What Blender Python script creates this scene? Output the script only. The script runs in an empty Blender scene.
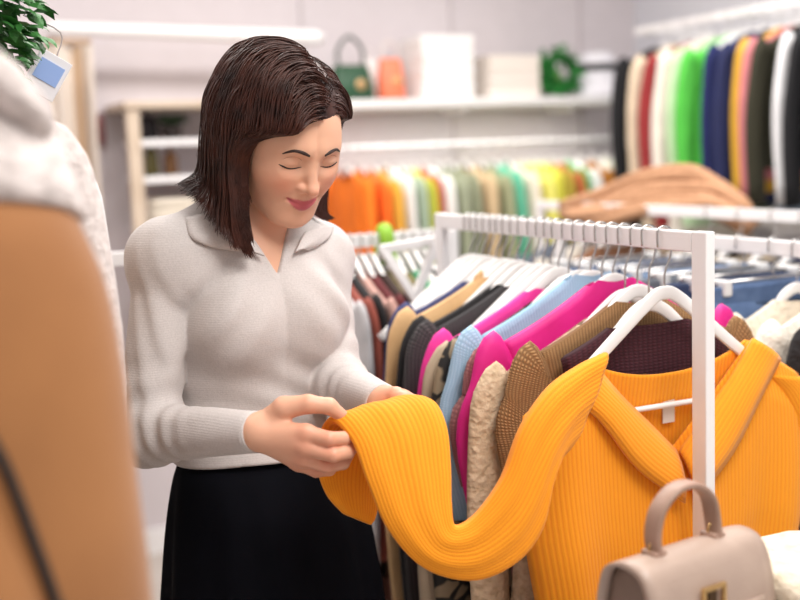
import bpy, math, random
import numpy as np
from mathutils import Vector, Matrix

scene = bpy.context.scene
R = math.radians
# ---------------------------------------------------------------- camera
CAM = np.array([0.0, 0.0, 1.52])
FPX = 50.0 / 36.0 * 800.0
cam_rot = Matrix.Rotation(R(90 - 7.5), 3, 'X') @ Matrix.Rotation(R(-2.2), 3, 'Z')
cam_data = bpy.data.cameras.new('camera')
cam_data.lens = 50
cam_data.sensor_width = 36
cam_data.clip_start = 0.05
cam_data.dof.use_dof = True
cam_data.dof.focus_distance = 1.54
cam_data.dof.aperture_fstop = 2.1
cam = bpy.data.objects.new('camera', cam_data)
scene.collection.objects.link(cam)
cam.matrix_world = Matrix.Translation(Vector(CAM)) @ cam_rot.to_4x4()
scene.camera = cam
CR = np.array(cam_rot)
# ---------------------------------------------------------------- world, lights, exposure
world = bpy.data.worlds.new('world')
scene.world = world
world.use_nodes = True
world.node_tree.nodes['Background'].inputs[0].default_value = (1.0, 0.97, 0.95, 1)
world.node_tree.nodes['Background'].inputs[1].default_value = 0.5
scene.view_settings.view_transform = 'Standard'
scene.view_settings.look = 'None'
scene.view_settings.gamma = 1.0
scene.view_settings.use_curve_mapping = False
scene.view_settings.exposure = 0.24


def area_light(name, loc, size, size_y, power, color=(1, 0.965, 0.93), target=None, rz=0):
    ld = bpy.data.lights.new(name, 'AREA')
    ld.shape = 'RECTANGLE'
    ld.size, ld.size_y, ld.energy, ld.color = size, size_y, power, color
    ob = bpy.data.objects.new(name, ld)
    scene.collection.objects.link(ob)
    ob.location = loc
    if target is not None:
        ob.rotation_euler = (Vector(target) - Vector(loc)).to_track_quat('-Z', 'Y').to_euler()
    else:
        ob.rotation_euler = (0, 0, rz)
    return ob


area_light('ceiling_panel_light', (0.75, 0.45, 2.84), 0.8, 1.2, 40, rz=R(25))
area_light('ceiling_panel_light', (0.9, 1.7, 2.84), 0.5, 1.6, 18, rz=R(25))
area_light('ceiling_panel_light', (-0.6, 2.7, 2.84), 1.8, 0.5, 27, rz=R(25))
area_light('ceiling_panel_light', (0.5, 3.2, 2.84), 1.8, 0.5, 33, rz=R(25))
area_light('ceiling_panel_light', (-1.5, 1.9, 2.84), 0.5, 1.4, 10, rz=R(25))
# ---------------------------------------------------------------- helpers
rng = np.random.default_rng(7)
EA = R(25)
E2 = np.array([math.cos(EA), math.sin(EA), 0.0])       # along the back wall, to the right
D2 = np.array([-math.sin(EA), math.cos(EA), 0.0])      # along the racks, away from the viewer
CORNER = np.array([1.12, 5.2, 0.0])
ZUP = np.array([0, 0, 1.0])


def at(px, py, d):
    """point at depth d (m) in front of the camera seen at photo position px, py"""
    c = np.array([(px - 400) / FPX * d, -(py - 300) / FPX * d, -d])
    return CAM + CR @ c


def room(s, t, z=0.0):
    """room coordinates: s along the back wall, t along the right wall, from their corner"""
    return CORNER + E2 * s + D2 * t + ZUP * z


def link(o):
    scene.collection.objects.link(o)
    return o


def tag(o, label=None, cat=None, group=None, kind=None):
    if label: o['label'] = label
    if cat: o['category'] = cat
    if group: o['group'] = group
    if kind: o['kind'] = kind
    return o


def empty(name, loc, rz=0.0):
    o = link(bpy.data.objects.new(name, None))
    o.empty_display_size = 0.05
    o.location = tuple(loc)
    o.rotation_euler = (0, 0, rz)
    return o


def thing(name, loc, label, cat, group=None, rz=0.0):
    return tag(empty(name, loc, rz), label, cat, group)


def make_obj(name, verts, faces, mat, parent=None, smooth=True, uvs=None, world=False):
    """one mesh object; world=True: the vertices are world coordinates (kept so under a parent)"""
    me = bpy.data.meshes.new(name)
    verts = np.asarray(verts, dtype=np.float64)
    if world and parent is not None:
        bpy.context.view_layer.update()
        p = parent
        inv = np.eye(4)
        m = Matrix.Identity(4)
        chain = []
        while p is not None:
            chain.append(p)
            p = p.parent
        for q in reversed(chain):
            m = m @ q.matrix_basis
        inv = np.array(m.inverted())
        verts = verts @ inv[:3, :3].T + inv[:3, 3]
    if isinstance(faces, np.ndarray) and faces.ndim == 2:
        k = faces.shape[1]
        me.vertices.add(len(verts))
        me.vertices.foreach_set('co', verts.astype(np.float32).ravel())
        me.loops.add(faces.size)
        me.loops.foreach_set('vertex_index', faces.astype(np.int32).ravel())
        me.polygons.add(len(faces))
        me.polygons.foreach_set('loop_start', np.arange(0, faces.size, k, dtype=np.int32))
        me.update(calc_edges=True)
    else:
        me.from_pydata([tuple(v) for v in verts], [], [tuple(int(i) for i in f) for f in faces])
    me.validate()
    if uvs is not None:
        ul = me.uv_layers.new(name='UVMap')
        li = np.zeros(len(me.loops), dtype=np.int32)
        me.loops.foreach_get('vertex_index', li)
        ul.data.foreach_set('uv', np.asarray(uvs, dtype=np.float32)[li].ravel())
    if smooth:
        me.polygons.foreach_set('use_smooth', np.ones(len(me.polygons), dtype=bool))
    me.update()
    if mat: me.materials.append(mat)
    o = link(bpy.data.objects.new(name, me))
    if parent is not None: o.parent = parent
    return o


def fix_normals(o):
    import bmesh
    bm = bmesh.new()
    bm.from_mesh(o.data)
    bmesh.ops.recalc_face_normals(bm, faces=bm.faces)
    bm.to_mesh(o.data)
    bm.free()
    return o


def weld(o, dist=1e-4):
    import bmesh
    bm = bmesh.new()
    bm.from_mesh(o.data)
    bmesh.ops.remove_doubles(bm, verts=bm.verts, dist=dist)
    bmesh.ops.recalc_face_normals(bm, faces=bm.faces)
    bm.to_mesh(o.data)
    bm.free()
    return o


def solidify(o, th, offset=0.0):
    m = o.modifiers.new('thick', 'SOLIDIFY')
    m.thickness, m.offset = th, offset
    return o


def bevel(o, w, seg=2):
    m = o.modifiers.new('soft', 'BEVEL')
    m.width, m.segments, m.limit_method = w, seg, 'ANGLE'
    return o


def subsurf(o, n=1):
    m = o.modifiers.new('smooth', 'SUBSURF')
    m.levels = m.render_levels = n
    return o


def spline(pts, n):
    """catmull-rom through the rows of pts, n steps per span"""
    P = np.asarray(pts, float)
    P = np.vstack([2 * P[0] - P[1], P, 2 * P[-1] - P[-2]])
    out = []
    for i in range(1, len(P) - 2):
        for k in range(n):
            t = k / n
            p0, p1, p2, p3 = P[i - 1], P[i], P[i + 1], P[i + 2]
            out.append(0.5 * (2 * p1 + (p2 - p0) * t + (2 * p0 - 5 * p1 + 4 * p2 - p3) * t * t + (3 * p1 - p0 - 3 * p2 + p3) * t ** 3))
    out.append(P[-2])
    return np.array(out)


def nrm(v):
    v = np.asarray(v, float)
    return v / (np.linalg.norm(v) + 1e-12)


class MB:
    def __init__(self):
        self.v, self.f, self.uv = [], [], []

    def add(self, v, f, uv=None):
        o = len(self.v)
        self.v += [tuple(x) for x in v]
        self.f += [tuple(i + o for i in q) for q in f]
        self.uv += [tuple(x) for x in (uv if uv is not None else [(0, 0)] * len(v))]
        return self

    def box(self, c, s, ax=None):
        c = np.asarray(c, float)
        A = np.eye(3) if ax is None else np.asarray(ax, float)
        h = np.asarray(s, float) / 2
        v = [c + A[0] * h[0] * i + A[1] * h[1] * j + A[2] * h[2] * k for i in (-1, 1) for j in (-1, 1) for k in (-1, 1)]
        return self.add(v, [(0, 1, 3, 2), (4, 6, 7, 5), (0, 4, 5, 1), (2, 3, 7, 6), (0, 2, 6, 4), (1, 5, 7, 3)])

    def loft(self, rings, caps=True, closed=True):
        n = len(rings[0])
        v = [p for r in rings for p in r]
        f = []
        for i in range(len(rings) - 1):
            for j in range(n if closed else n - 1):
                k = (j + 1) % n
                f.append((i * n + j, i * n + k, (i + 1) * n + k, (i + 1) * n + j))
        if caps:
            f.append(tuple(range(n - 1, -1, -1)))
            f.append(tuple(range((len(rings) - 1) * n, len(rings) * n)))
        uv = []
        acc = 0
        for i, r in enumerate(rings):
            r = np.asarray(r)
            if i: acc += np.linalg.norm(r.mean(0) - np.asarray(rings[i - 1]).mean(0))
            seg = np.r_[0, np.cumsum(np.linalg.norm(np.diff(r, axis=0), axis=1))]
            uv += [(s_, acc) for s_ in seg]
        return self.add(v, f, uv)

    def tube(self, path, rad, n=8, caps=True, up=(0.13, 0.21, 0.97), flat=1.0):
        path = np.asarray(path, float)
        rad = np.broadcast_to(np.asarray(rad, float), (len(path),))
        T = np.gradient(path, axis=0)
        rings = []
        u = np.asarray(up, float)
        for p, t, r in zip(path, T, rad):
            t = nrm(t)
            a = u - t * (u @ t)
            if np.linalg.norm(a) < 1e-3:
                a = np.cross(t, [1, 0, 0])
            a = nrm(a)
            u = a
            b = np.cross(t, a)
            rings.append([p + (a * math.cos(q) * flat + b * math.sin(q)) * r for q in np.linspace(0, 2 * math.pi, n, endpoint=False)])
        return self.loft(rings, caps)

    def ball(self, c, r, nu=14, nv=9, ax=None):
        c = np.asarray(c, float)
        A = np.eye(3) if ax is None else np.asarray(ax, float)
        r = np.broadcast_to(np.asarray(r, float), (3,))
        rings = []
        for i in range(1, nv):
            th = math.pi * i / nv
            rings.append([c + A[0] * r[0] * math.sin(th) * math.cos(q) + A[1] * r[1] * math.sin(th) * math.sin(q) + A[2] * r[2] * math.cos(th)
                          for q in np.linspace(0, 2 * math.pi, nu, endpoint=False)])
        return self.loft(rings, True)

    def build(self, name, mat, parent=None, smooth=False, world=False):
        o = make_obj(name, self.v, self.f, mat, parent, smooth, self.uv, world)
        return fix_normals(o)


# ---------------------------------------------------------------- materials
MATS = {}


def srgb(r, g, b):
    def c(x):
        x /= 255.0
        return x / 12.92 if x <= 0.04045 else ((x + 0.055) / 1.055) ** 2.4
    return (c(r), c(g), c(b), 1)


def mat(name, rgb, rough=0.7, metal=0.0, kind='plain', scale=1.0, strength=0.4, rgb2=None, sheen=0.0, spec=0.5):
    """procedural material; kinds: plain, noise, knit, rib, fleece, weave, snake, leopard, marl, suede"""
    if name in MATS: return MATS[name]
    m = bpy.data.materials.new(name)
    m.use_nodes = True
    nt = m.node_tree
    N, Lk = nt.nodes, nt.links
    b = N['Principled BSDF']
    col = srgb(*rgb)
    b.inputs['Base Color'].default_value = col
    b.inputs['Roughness'].default_value = rough
    b.inputs['Metallic'].default_value = metal
    b.inputs['Specular IOR Level'].default_value = spec
    if sheen:
        b.inputs['Sheen Weight'].default_value = sheen
        b.inputs['Sheen Roughness'].default_value = 0.5
    tc = N.new('ShaderNodeTexCoord')

    def noise(sc, det=3, src='Object', rough_=0.5, vec=None):
        n = N.new('ShaderNodeTexNoise')
        n.inputs['Scale'].default_value = sc
        n.inputs['Detail'].default_value = det
        n.inputs['Roughness'].default_value = rough_
        Lk.new(vec if vec is not None else tc.outputs[src], n.inputs['Vector'])
        return n

    def wave(sc, direction, dist=0.0, src='UV'):
        w = N.new('ShaderNodeTexWave')
        w.wave_type = 'BANDS'
        w.bands_direction = direction
        w.inputs['Scale'].default_value = sc
        w.inputs['Distortion'].default_value = dist
        w.inputs['Detail'].default_value = 1
        Lk.new(tc.outputs[src], w.inputs['Vector'])
        return w

    def bump(h, st, dist, prev=None):
        n = N.new('ShaderNodeBump')
        n.inputs['Strength'].default_value = st
        n.inputs['Distance'].default_value = dist
        Lk.new(h, n.inputs['Height'])
        if prev is not None: Lk.new(prev.outputs[0], n.inputs['Normal'])
        Lk.new(n.outputs[0], b.inputs['Normal'])
        return n

    def mixcol(fac, c1, c2):
        x = N.new('ShaderNodeMix')
        x.data_type = 'RGBA'
        x.inputs[6].default_value, x.inputs[7].default_value = c1, c2
        Lk.new(fac, x.inputs[0])
        Lk.new(x.outputs[2], b.inputs['Base Color'])
        return x

    def ramp(src, p0, p1):
        r = N.new('ShaderNodeMapRange')
        r.inputs[1].default_value, r.inputs[2].default_value = p0, p1
        Lk.new(src, r.inputs[0])
        return r

    c2 = srgb(*rgb2) if rgb2 else tuple(x * 0.78 for x in col[:3]) + (1,)
    if kind == 'noise':
        n = noise(14 * scale)
        mixcol(ramp(n.outputs[0], 0.3, 0.75).outputs[0], col, c2)
        bump(noise(90 * scale).outputs[0], strength, 0.002)
    elif kind == 'knit':        # stitches in rows and columns
        w1, w2 = wave(30 * scale, 'X', 0.6), wave(60 * scale, 'Y', 0.8)
        mul = N.new('ShaderNodeMath'); mul.operation = 'MULTIPLY'
        Lk.new(w1.outputs[1], mul.inputs[0]); Lk.new(w2.outputs[1], mul.inputs[1])
        p = bump(mul.outputs[0], strength, 0.004)
        bump(noise(25).outputs[0], 0.3, 0.006, p)
        mixcol(ramp(mul.outputs[0], 0.0, 0.6).outputs[0], c2, col)
    elif kind == 'rib':
        w1, w2 = wave(22 * scale, 'X', 0.5), wave(75 * scale, 'Y', 1.2)
        p = bump(w1.outputs[1], strength, 0.006)
        p = bump(w2.outputs[1], strength * 0.45, 0.002, p)
        bump(noise(420).outputs[0], 0.25, 0.002, p)
        mixcol(ramp(w1.outputs[1], 0.0, 0.55).outputs[0], c2, col)
    elif kind == 'fleece':
        n = noise(70 * scale, 4)
        v = N.new('ShaderNodeTexVoronoi'); v.inputs['Scale'].default_value = 120 * scale
        Lk.new(tc.outputs['Object'], v.inputs['Vector'])
        p = bump(n.outputs[0], strength, 0.012)
        bump(v.outputs[0], strength * 0.6, 0.006, p)
        mixcol(ramp(n.outputs[0], 0.3, 0.6).outputs[0], c2, col)
    elif kind == 'weave':
        w1, w2 = wave(160 * scale, 'X', 0, 'Object'), wave(160 * scale, 'Z', 0, 'Object')
        p = bump(w1.outputs[1], strength * .5, 0.001)
        bump(w2.outputs[1], strength * .5, 0.001, p)
        n = noise(40)
        mixcol(ramp(n.outputs[0], 0.35, 0.7).outputs[0], col, c2)
    elif kind in ('snake', 'leopard'):
        v = N.new('ShaderNodeTexVoronoi')
        v.feature = 'DISTANCE_TO_EDGE' if kind == 'snake' else 'F1'
        v.inputs['Scale'].default_value = (42 if kind == 'snake' else 60) * scale
        nz = noise(9, 2)
        ad = N.new('ShaderNodeMix'); ad.data_type = 'VECTOR'
        ad.inputs[0].default_value = 0.12
        Lk.new(tc.outputs['Object'], ad.inputs[4]); Lk.new(nz.outputs[1], ad.inputs[5])
        Lk.new(ad.outputs[1], v.inputs['Vector'])
        n = noise(16, 2)
        th = N.new('ShaderNodeMath'); th.operation = 'MULTIPLY'
        Lk.new(v.outputs[0], th.inputs[0]); Lk.new(n.outputs[0], th.inputs[1])
        lo, hi = (0.035, 0.06) if kind == 'snake' else (0.16, 0.24)
        mixcol(ramp(th.outputs[0], lo, hi).outputs[0], c2, col)
    elif kind == 'marl':
        n = noise(160 * scale, 2)
        mixcol(ramp(n.outputs[0], 0.4, 0.6).outputs[0], col, c2)
        bump(n.outputs[0], strength, 0.003)
    elif kind == 'fineknit':
        w = wave(95, 'Z', 1.2, 'Object')
        p = bump(w.outputs[1], strength * .3, 0.0015)
        p = bump(noise(26, 3).outputs[0], strength * .8, 0.006, p)
        n = noise(420, 2)
        bump(n.outputs[0], strength, 0.001, p)
        mixcol(ramp(n.outputs[0], 0.3, 0.7).outputs[0], c2, col)
    elif kind == 'suede':
        n = noise(9 * scale, 4)
        mixcol(ramp(n.outputs[0], 0.35, 0.8).outputs[0], col, c2)
        bump(noise(300, 3).outputs[0], strength, 0.0015)
    elif kind == 'stripe':
        w = wave(6 * scale, 'Z', 0, 'Object')
        mixcol(ramp(w.outputs[1], 0.45, 0.55).outputs[0], col, c2)
    MATS[name] = m
    return m


M_WHITE = mat('white lacquer', (240, 238, 238), 0.35)
M_HANGER = mat('white hanger plastic', (238, 236, 234), 0.3)
M_STEEL = mat('polished wire', (190, 188, 186), 0.25, 1.0)
M_WALL = mat('painted wall', (212, 204, 207), 0.85, kind='noise', rgb2=(208, 200, 203), strength=0.05)
M_WOOD = mat('pale wood', (206, 188, 168), 0.55, kind='suede', rgb2=(192, 172, 150), strength=0.05)
# ---------------------------------------------------------------- the room
def slab(name, c, size, mt, ax=None):
    o = MB().box(c, size, ax).build(name, mt)
    o['kind'] = 'structure'
    return o


RAX = [E2, D2, ZUP]
M_FLOOR = mat('grey floor screed', (196, 188, 180), 0.45, kind='suede', rgb2=(176, 168, 160), strength=0.05, scale=0.4)
M_CEIL = mat('ceiling paint', (238, 236, 234), 0.9)
slab('floor', room(-2.0, -3.5, -0.05), (4.6, 7.3, 0.1), M_FLOOR, RAX)
slab('ceiling', room(-2.0, -3.5, 2.95), (4.6, 7.3, 0.1), M_CEIL, RAX)
slab('wall_back', room(-2.0, 0.06, 1.45), (4.6, 0.12, 2.98), M_WALL, RAX)
slab('wall_right', room(0.06, -3.5, 1.45), (0.12, 7.0, 2.98), mat('cool painted wall', (214, 214, 220), 0.85), RAX)
slab('wall_left', room(-4.3, -3.5, 1.45), (0.12, 7.0, 2.98), M_WALL, RAX)
M_SEAM = mat('panel joint', (196, 188, 190), 0.8)
for k, s in enumerate((-0.95, -0.30, -1.62)):
    slab('trim_%d' % (k + 1), room(s, -0.004, 1.9), (0.012, 0.008, 1.9), M_SEAM, RAX)
slab('baseboard_back', room(-2.0, -0.008, 0.05), (4.4, 0.014, 0.1), M_WHITE, RAX)
# ---------------------------------------------------------------- signed-distance modelling (used for the person)
def smin(a, b, k):
    h = np.clip(0.5 + 0.5 * (b - a) / k, 0, 1)
    return b * (1 - h) + a * h - k * h * (1 - h)


def smax(a, b, k):
    return -smin(-a, -b, k)


def rc(p, a, b, ra, rb):
    a, b = np.asarray(a), np.asarray(b)
    ba = b - a
    h = np.clip(((p - a) @ ba) / (ba @ ba), 0, 1)
    return np.linalg.norm(p - a - h[:, None] * ba, axis=1) - (ra + (rb - ra) * h)


def chain(p, pts, rad, k=0.0):
    d = rc(p, pts[0], pts[1], rad[0], rad[1])
    for i in range(1, len(pts) - 1):
        e = rc(p, pts[i], pts[i + 1], rad[i], rad[i + 1])
        d = np.minimum(d, e) if k == 0 else smin(d, e, k)
    return d


def ell(p, c, r, ax=None):
    q = p - np.asarray(c)
    if ax is not None: q = q @ np.asarray(ax).T
    r = np.asarray(r)
    k0 = np.linalg.norm(q / r, axis=1)
    k1 = np.linalg.norm(q / (r * r), axis=1) + 1e-9
    return k0 * (k0 - 1) / k1


def surface(fn, lo, hi, h, blk=8):
    """closed quad mesh of fn = 0 (surface nets on a block-sparse grid)"""
    lo = np.asarray(lo, float)
    nb = np.ceil((np.asarray(hi) - lo) / (h * blk)).astype(int)
    n = nb * blk
    g = np.stack(np.meshgrid(*[np.arange(k) for k in nb], indexing='ij'), -1).reshape(-1, 3)
    cen = lo + (g * blk + (blk - 1) / 2.0) * h
    dc = fn(cen)
    D = np.repeat(np.repeat(np.repeat(np.where(dc < 0, -1, 1).astype(np.float32).reshape(nb), blk, 0), blk, 1), blk, 2)
    near = np.where(np.abs(dc) < h * blk * 1.25)[0]
    off = np.stack(np.meshgrid(*[np.arange(blk)] * 3, indexing='ij'), -1).reshape(-1, 3)
    for i in range(0, len(near), 800):
        gi = g[near[i:i + 800]]
        idx = (gi[:, None, :] * blk + off[None]).reshape(-1, 3)
        D[idx[:, 0], idx[:, 1], idx[:, 2]] = fn(lo + idx * h)
    S = D < 0
    a = np.zeros(tuple(n - 1), np.uint8)
    for i in (0, 1):
        for j in (0, 1):
            for k in (0, 1):
                a += S[i:n[0] - 1 + i, j:n[1] - 1 + j, k:n[2] - 1 + k]
    act = np.argwhere((a > 0) & (a < 8))
    vid = -np.ones(tuple(n - 1), np.int32)
    vid[act[:, 0], act[:, 1], act[:, 2]] = np.arange(len(act))
    pos = np.zeros((len(act), 3)); cnt = np.zeros(len(act))
    cs = [(i, j, k) for i in (0, 1) for j in (0, 1) for k in (0, 1)]
    for x in range(8):
        for y in range(x + 1, 8):
            A, B = np.array(cs[x]), np.array(cs[y])
            if abs(A - B).sum() != 1: continue
            ia, ib = act + A, act + B
            da = D[ia[:, 0], ia[:, 1], ia[:, 2]]; db = D[ib[:, 0], ib[:, 1], ib[:, 2]]
            m = (da < 0) != (db < 0)
            t = np.where(m, da / np.where(m, da - db, 1), 0)
            pos[m] += (A + (B - A) * t[:, None])[m]
            cnt[m] += 1
    V = lo + (act + pos / cnt[:, None]) * h
    F = []
    for ax in range(3):
        u, w = (ax + 1) % 3, (ax + 2) % 3
        sl0 = [slice(1, n[k] - 1) for k in range(3)]
        sl0[ax] = slice(0, n[ax] - 1)
        sl1 = list(sl0); sl1[ax] = slice(1, n[ax])
        s0, s1 = S[tuple(sl0)], S[tuple(sl1)]
        e = np.argwhere(s0 != s1)
        inside = s0[e[:, 0], e[:, 1], e[:, 2]]
        e = e + np.array([1 if k != ax else 0 for k in range(3)])
        q = []
        for du, dw in ((0, 0), (-1, 0), (-1, -1), (0, -1)):
            f = e.copy(); f[:, u] += du; f[:, w] += dw
            q.append(vid[f[:, 0], f[:, 1], f[:, 2]])
        q = np.stack(q, 1)
        q[~inside] = q[~inside][:, ::-1]
        F.append(q)
    F = np.vstack(F)
    F = F[(F >= 0).all(1)]
    # pull the points onto the surface
    for _ in range(2):
        d = fn(V)
        G = np.stack([fn(V + np.eye(3)[k] * h * .4) - d for k in range(3)], 1) / (h * .4)
        V = V - np.clip(d, -h, h)[:, None] * G / np.maximum((G * G).sum(1), .2)[:, None]
    return V, F


# ---------------------------------------------------------------- the woman: frames and joints
PSI, TH = R(37), R(29)
FH = np.array([math.sin(PSI), -math.cos(PSI), 0])
HF = math.cos(TH) * FH - math.sin(TH) * ZUP           # where the face looks
HU = math.cos(TH) * ZUP + math.sin(TH) * FH           # up through the crown
HL = np.array([math.cos(PSI), math.sin(PSI), 0])      # her left
HAX = np.array([HL, HF, HU])
EYE = at(309, 160, 1.56)
HS = 0.97
HC = EYE - 0.078 * HS * HF


def hp(l, f, u):
    return HC + HS * (l * HL + f * HF + u * HU)


BF = np.array([math.sin(R(36)), -math.cos(R(36)), 0])
BL = np.array([math.cos(R(36)), math.sin(R(36)), 0])
BAX = np.array([BL, BF, ZUP])
SH_R, SH_L = at(166, 257, 1.60), at(318, 257, 1.78)
EL_R, WR_R = at(148, 434, 1.575), at(258, 432, 1.45)
EL_L, WR_L = at(335, 384, 1.69), at(384, 404, 1.535)
NECK = at(257, 238, 1.70)
CHEST = at(250, 318, 1.695)
WAIST = at(249, 440, 1.70)
HIP = at(272, 540, 1.71)


def head_sdf(p):
    q = ((p - HC) / HS) @ HAX.T                         # head coordinates: left, forward, up
    X = q.copy(); X[:, 0] = np.abs(X[:, 0])             # symmetric
    d = ell(q, (0, -.014, .030), (.074, .094, .086))
    d = smin(d, ell(X, (.018, .036, -.012), (.050, .056, .078)), .03)       # face mass
    d = smin(d, ell(q, (0, .050, -.070), (.036, .040, .036)), .03)          # muzzle
    d = smin(d, ell(X, (.036, .050, -.032), (.026, .028, .026)), .022)      # cheeks
    d = smin(d, rc(X, (.056, .004, -.052), (.022, .066, -.096), .018, .014), .022)   # jaw line
    d = smin(d, ell(q, (0, .074, -.099), (.020, .018, .015)), .014)         # chin
    d = smin(d, rc(X, (.010, .080, .018), (.040, .066, .017), .012, .009), .014)  # brow
    # eye sockets and lids
    d = smax(d, -ell(X, (.033, .094, -.002), (.019, .013, .012)), .014)
    lid = ell(X, (.0315, .0725, -.0015), (.0165, .0135, .0120))
    d = smin(d, lid, .003)
    # nose
    d = smin(d, rc(q, (0, .083, .008), (0, .101, -.032), .0070, .0085), .010)
    d = smin(d, ell(q, (0, .104, -.036), (.0095, .0100, .0085)), .005)
    d = smin(d, ell(X, (.0115, .0935, -.0385), (.0070, .0085, .0068)), .005)
    d = smax(d, -ell(X, (.0058, .0985, -.0465), (.0034, .0052, .0034)), .003)
    # smile: corners raised, nasolabial fold
    t = np.clip(X[:, 0] / .027, 0, 1.2)
    ymouth = -.0655 + .0075 * t * t
    fm = .0925 - .014 * t * t
    up = np.sqrt((q[:, 1] - (fm - .003)) ** 2 + (q[:, 2] - ymouth - .0040 * (1 - .6 * t * t)) ** 2 + np.maximum(X[:, 0] - .025, 0) ** 2) - .0052 * (1 - .55 * np.clip(t, 0, 1) ** 2)
    lo = np.sqrt((q[:, 1] - (fm - .004)) ** 2 + (q[:, 2] - ymouth + .0052 * (1 - .7 * t * t)) ** 2 + np.maximum(X[:, 0] - .024, 0) ** 2) - .0064 * (1 - .6 * np.clip(t, 0, 1) ** 2)
    d = smin(d, up, .005)
    d = smin(d, lo, .005)
    groove = np.sqrt((q[:, 1] - (fm + .003)) ** 2 + (q[:, 2] - ymouth) ** 2 + np.maximum(X[:, 0] - .028, 0) ** 2) - .0016
    d = smax(d, -groove, .002)
    d = smax(d, -rc(X, (.018, .100, -.043), (.035, .084, -.066), .0015, .0015), .010)
    # ears
    d = smin(d, ell(X, (.074, -.010, -.012), (.008, .018, .030)), .006)
    return d * HS


NB = hp(0, -.030, -.055)


def torso_sdf(p):
    d = ell(p, CHEST, (.135, .092, .20), BAX)
    q = (p - CHEST) @ BAX.T
    X = q.copy(); X[:, 0] = np.abs(X[:, 0])
    d = smin(d, ell(X, (.062, .072, .002), (.055, .048, .060)), .04)
    d = smin(d, rc(p, SH_R - ZUP * .012, SH_L - ZUP * .012, .036, .036), .05)
    d = smin(d, rc(p, NECK - ZUP * .01 - BF * .01, SH_R, .044, .034), .04)
    d = smin(d, rc(p, NECK - ZUP * .01 - BF * .01, SH_L, .044, .034), .04)
    d = smin(d, ell(p, WAIST, (.098, .068, .13), BAX), .06)
    d = smin(d, ell(p, HIP, (.115, .080, .14), BAX), .05)
    return d


def neck_sdf(p):
    return rc(p, NECK - ZUP * .02, NB, .055, .050)


HAND_R = dict(
    wrist=WR_R,
    thumb=[at(270, 420, 1.452), at(284, 408, 1.442), at(308, 404, 1.437), at(329, 406, 1.440), at(342, 416, 1.447)],
    index=[at(286, 424, 1.436), at(306, 433, 1.425), at(329, 439, 1.418), at(344, 438, 1.432), at(353, 435, 1.446)],
    middle=[at(284, 433, 1.440), at(305, 447, 1.427), at(333, 455, 1.420), at(348, 452, 1.434), at(354, 446, 1.448)],
    ring=[at(282, 440, 1.447), at(303, 458, 1.438), at(327, 466, 1.434), at(343, 463, 1.446), at(348, 456, 1.458)],
    little=[at(279, 444, 1.455), at(298, 463, 1.451), at(316, 471, 1.452), at(330, 470, 1.462), at(336, 464, 1.470)])
HAND_L = dict(
    wrist=WR_L,
    thumb=[at(386, 404, 1.528), at(390, 398, 1.520), at(396, 396, 1.510), at(403, 399, 1.500), at(408, 404, 1.492)],
    index=[at(391, 402, 1.530), at(402, 398, 1.530), at(415, 402, 1.525), at(421, 409, 1.518), at(421, 415, 1.510)],
    middle=[at(392, 404, 1.535), at(405, 403, 1.540), at(419, 408, 1.536), at(424, 416, 1.528), at(423, 423, 1.518)],
    ring=[at(391, 407, 1.540), at(404, 408, 1.550), at(418, 415, 1.546), at(422, 423, 1.536), at(420, 429, 1.526)],
    little=[at(390, 409, 1.545), at(401, 413, 1.557), at(413, 421, 1.554), at(417, 428, 1.546), at(415, 434, 1.536)])


def hand_sdf(p, H):
    d = None
    base = []
    for fgr, rr in (('index', (.0120, .0108, .0098, .0088, .0076)), ('middle', (.0120, .0112, .0100, .0090, .0078)),
                    ('ring', (.0115, .0106, .0095, .0086, .0074)), ('little', (.0110, .0096, .0085, .0076, .0066))):
        f = chain(p, H[fgr][1:], rr[1:], .002)
        palm = rc(p, H['wrist'], H[fgr][1], .0175, rr[1] + .001)
        base.append(palm)
        d = f if d is None else smin(d, f, .0025)
    pl = base[0]
    for b in base[1:]: pl = smin(pl, b, .012)
    d = smin(d, pl, .006)
    th = chain(p, H['thumb'], (.0165, .0150, .0122, .0105, .0085), .004)
    return smin(d, th, .010)


def legs_sdf(p):
    d = None
    for s in (-1, 1):
        hip = HIP + BL * s * .07 - ZUP * .05
        knee = HIP + BL * s * .09 - ZUP * .47 + BF * .02
        ank = np.array([knee[0], knee[1], .09]) + BL * s * .01 - BF * .03
        e = chain(p, [hip, knee, ank], (.070, .046, .034), .03)
        e = smin(e, rc(p, ank - ZUP * .045, ank + BF * .15 - ZUP * .062, .030, .020), .03)
        d = e if d is None else np.minimum(d, e)
    return d


GROUPS = [
    (torso_sdf, CHEST - ZUP * .15, .52, .03), (legs_sdf, HIP - ZUP * .46, .62, .05),
    (lambda p: chain(p, [SH_R, EL_R, WR_R], (.035, .032, .021), .02), (SH_R + WR_R) / 2, .30, .012),
    (lambda p: chain(p, [SH_L, EL_L, WR_L], (.035, .032, .021), .02), (SH_L + WR_L) / 2, .30, .012),
    (neck_sdf, (NECK + NB) / 2, .14, .025), (head_sdf, HC, .16, .022),
    (lambda p: hand_sdf(p, HAND_R), at(300, 437, 1.445), .12, .012), (lambda p: hand_sdf(p, HAND_L), at(402, 408, 1.53), .10, .012)]


def body_sdf(p):
    d = np.ones(len(p))
    for fn, c, rad, k in GROUPS:
        m = ((p - c) ** 2).sum(1) < (rad + .045) ** 2
        if m.any(): d[m] = smin(d[m], fn(p[m]), k)
    return d


woman = thing('woman', (HIP[0], HIP[1], 0), 'woman with dark brown bob in pale grey knit top, holding an orange sleeve', 'person')
BV, BFc = surface(body_sdf, (-.62, 1.30, 0.0), (.10, 2.05, 1.72), .0026)


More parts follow.
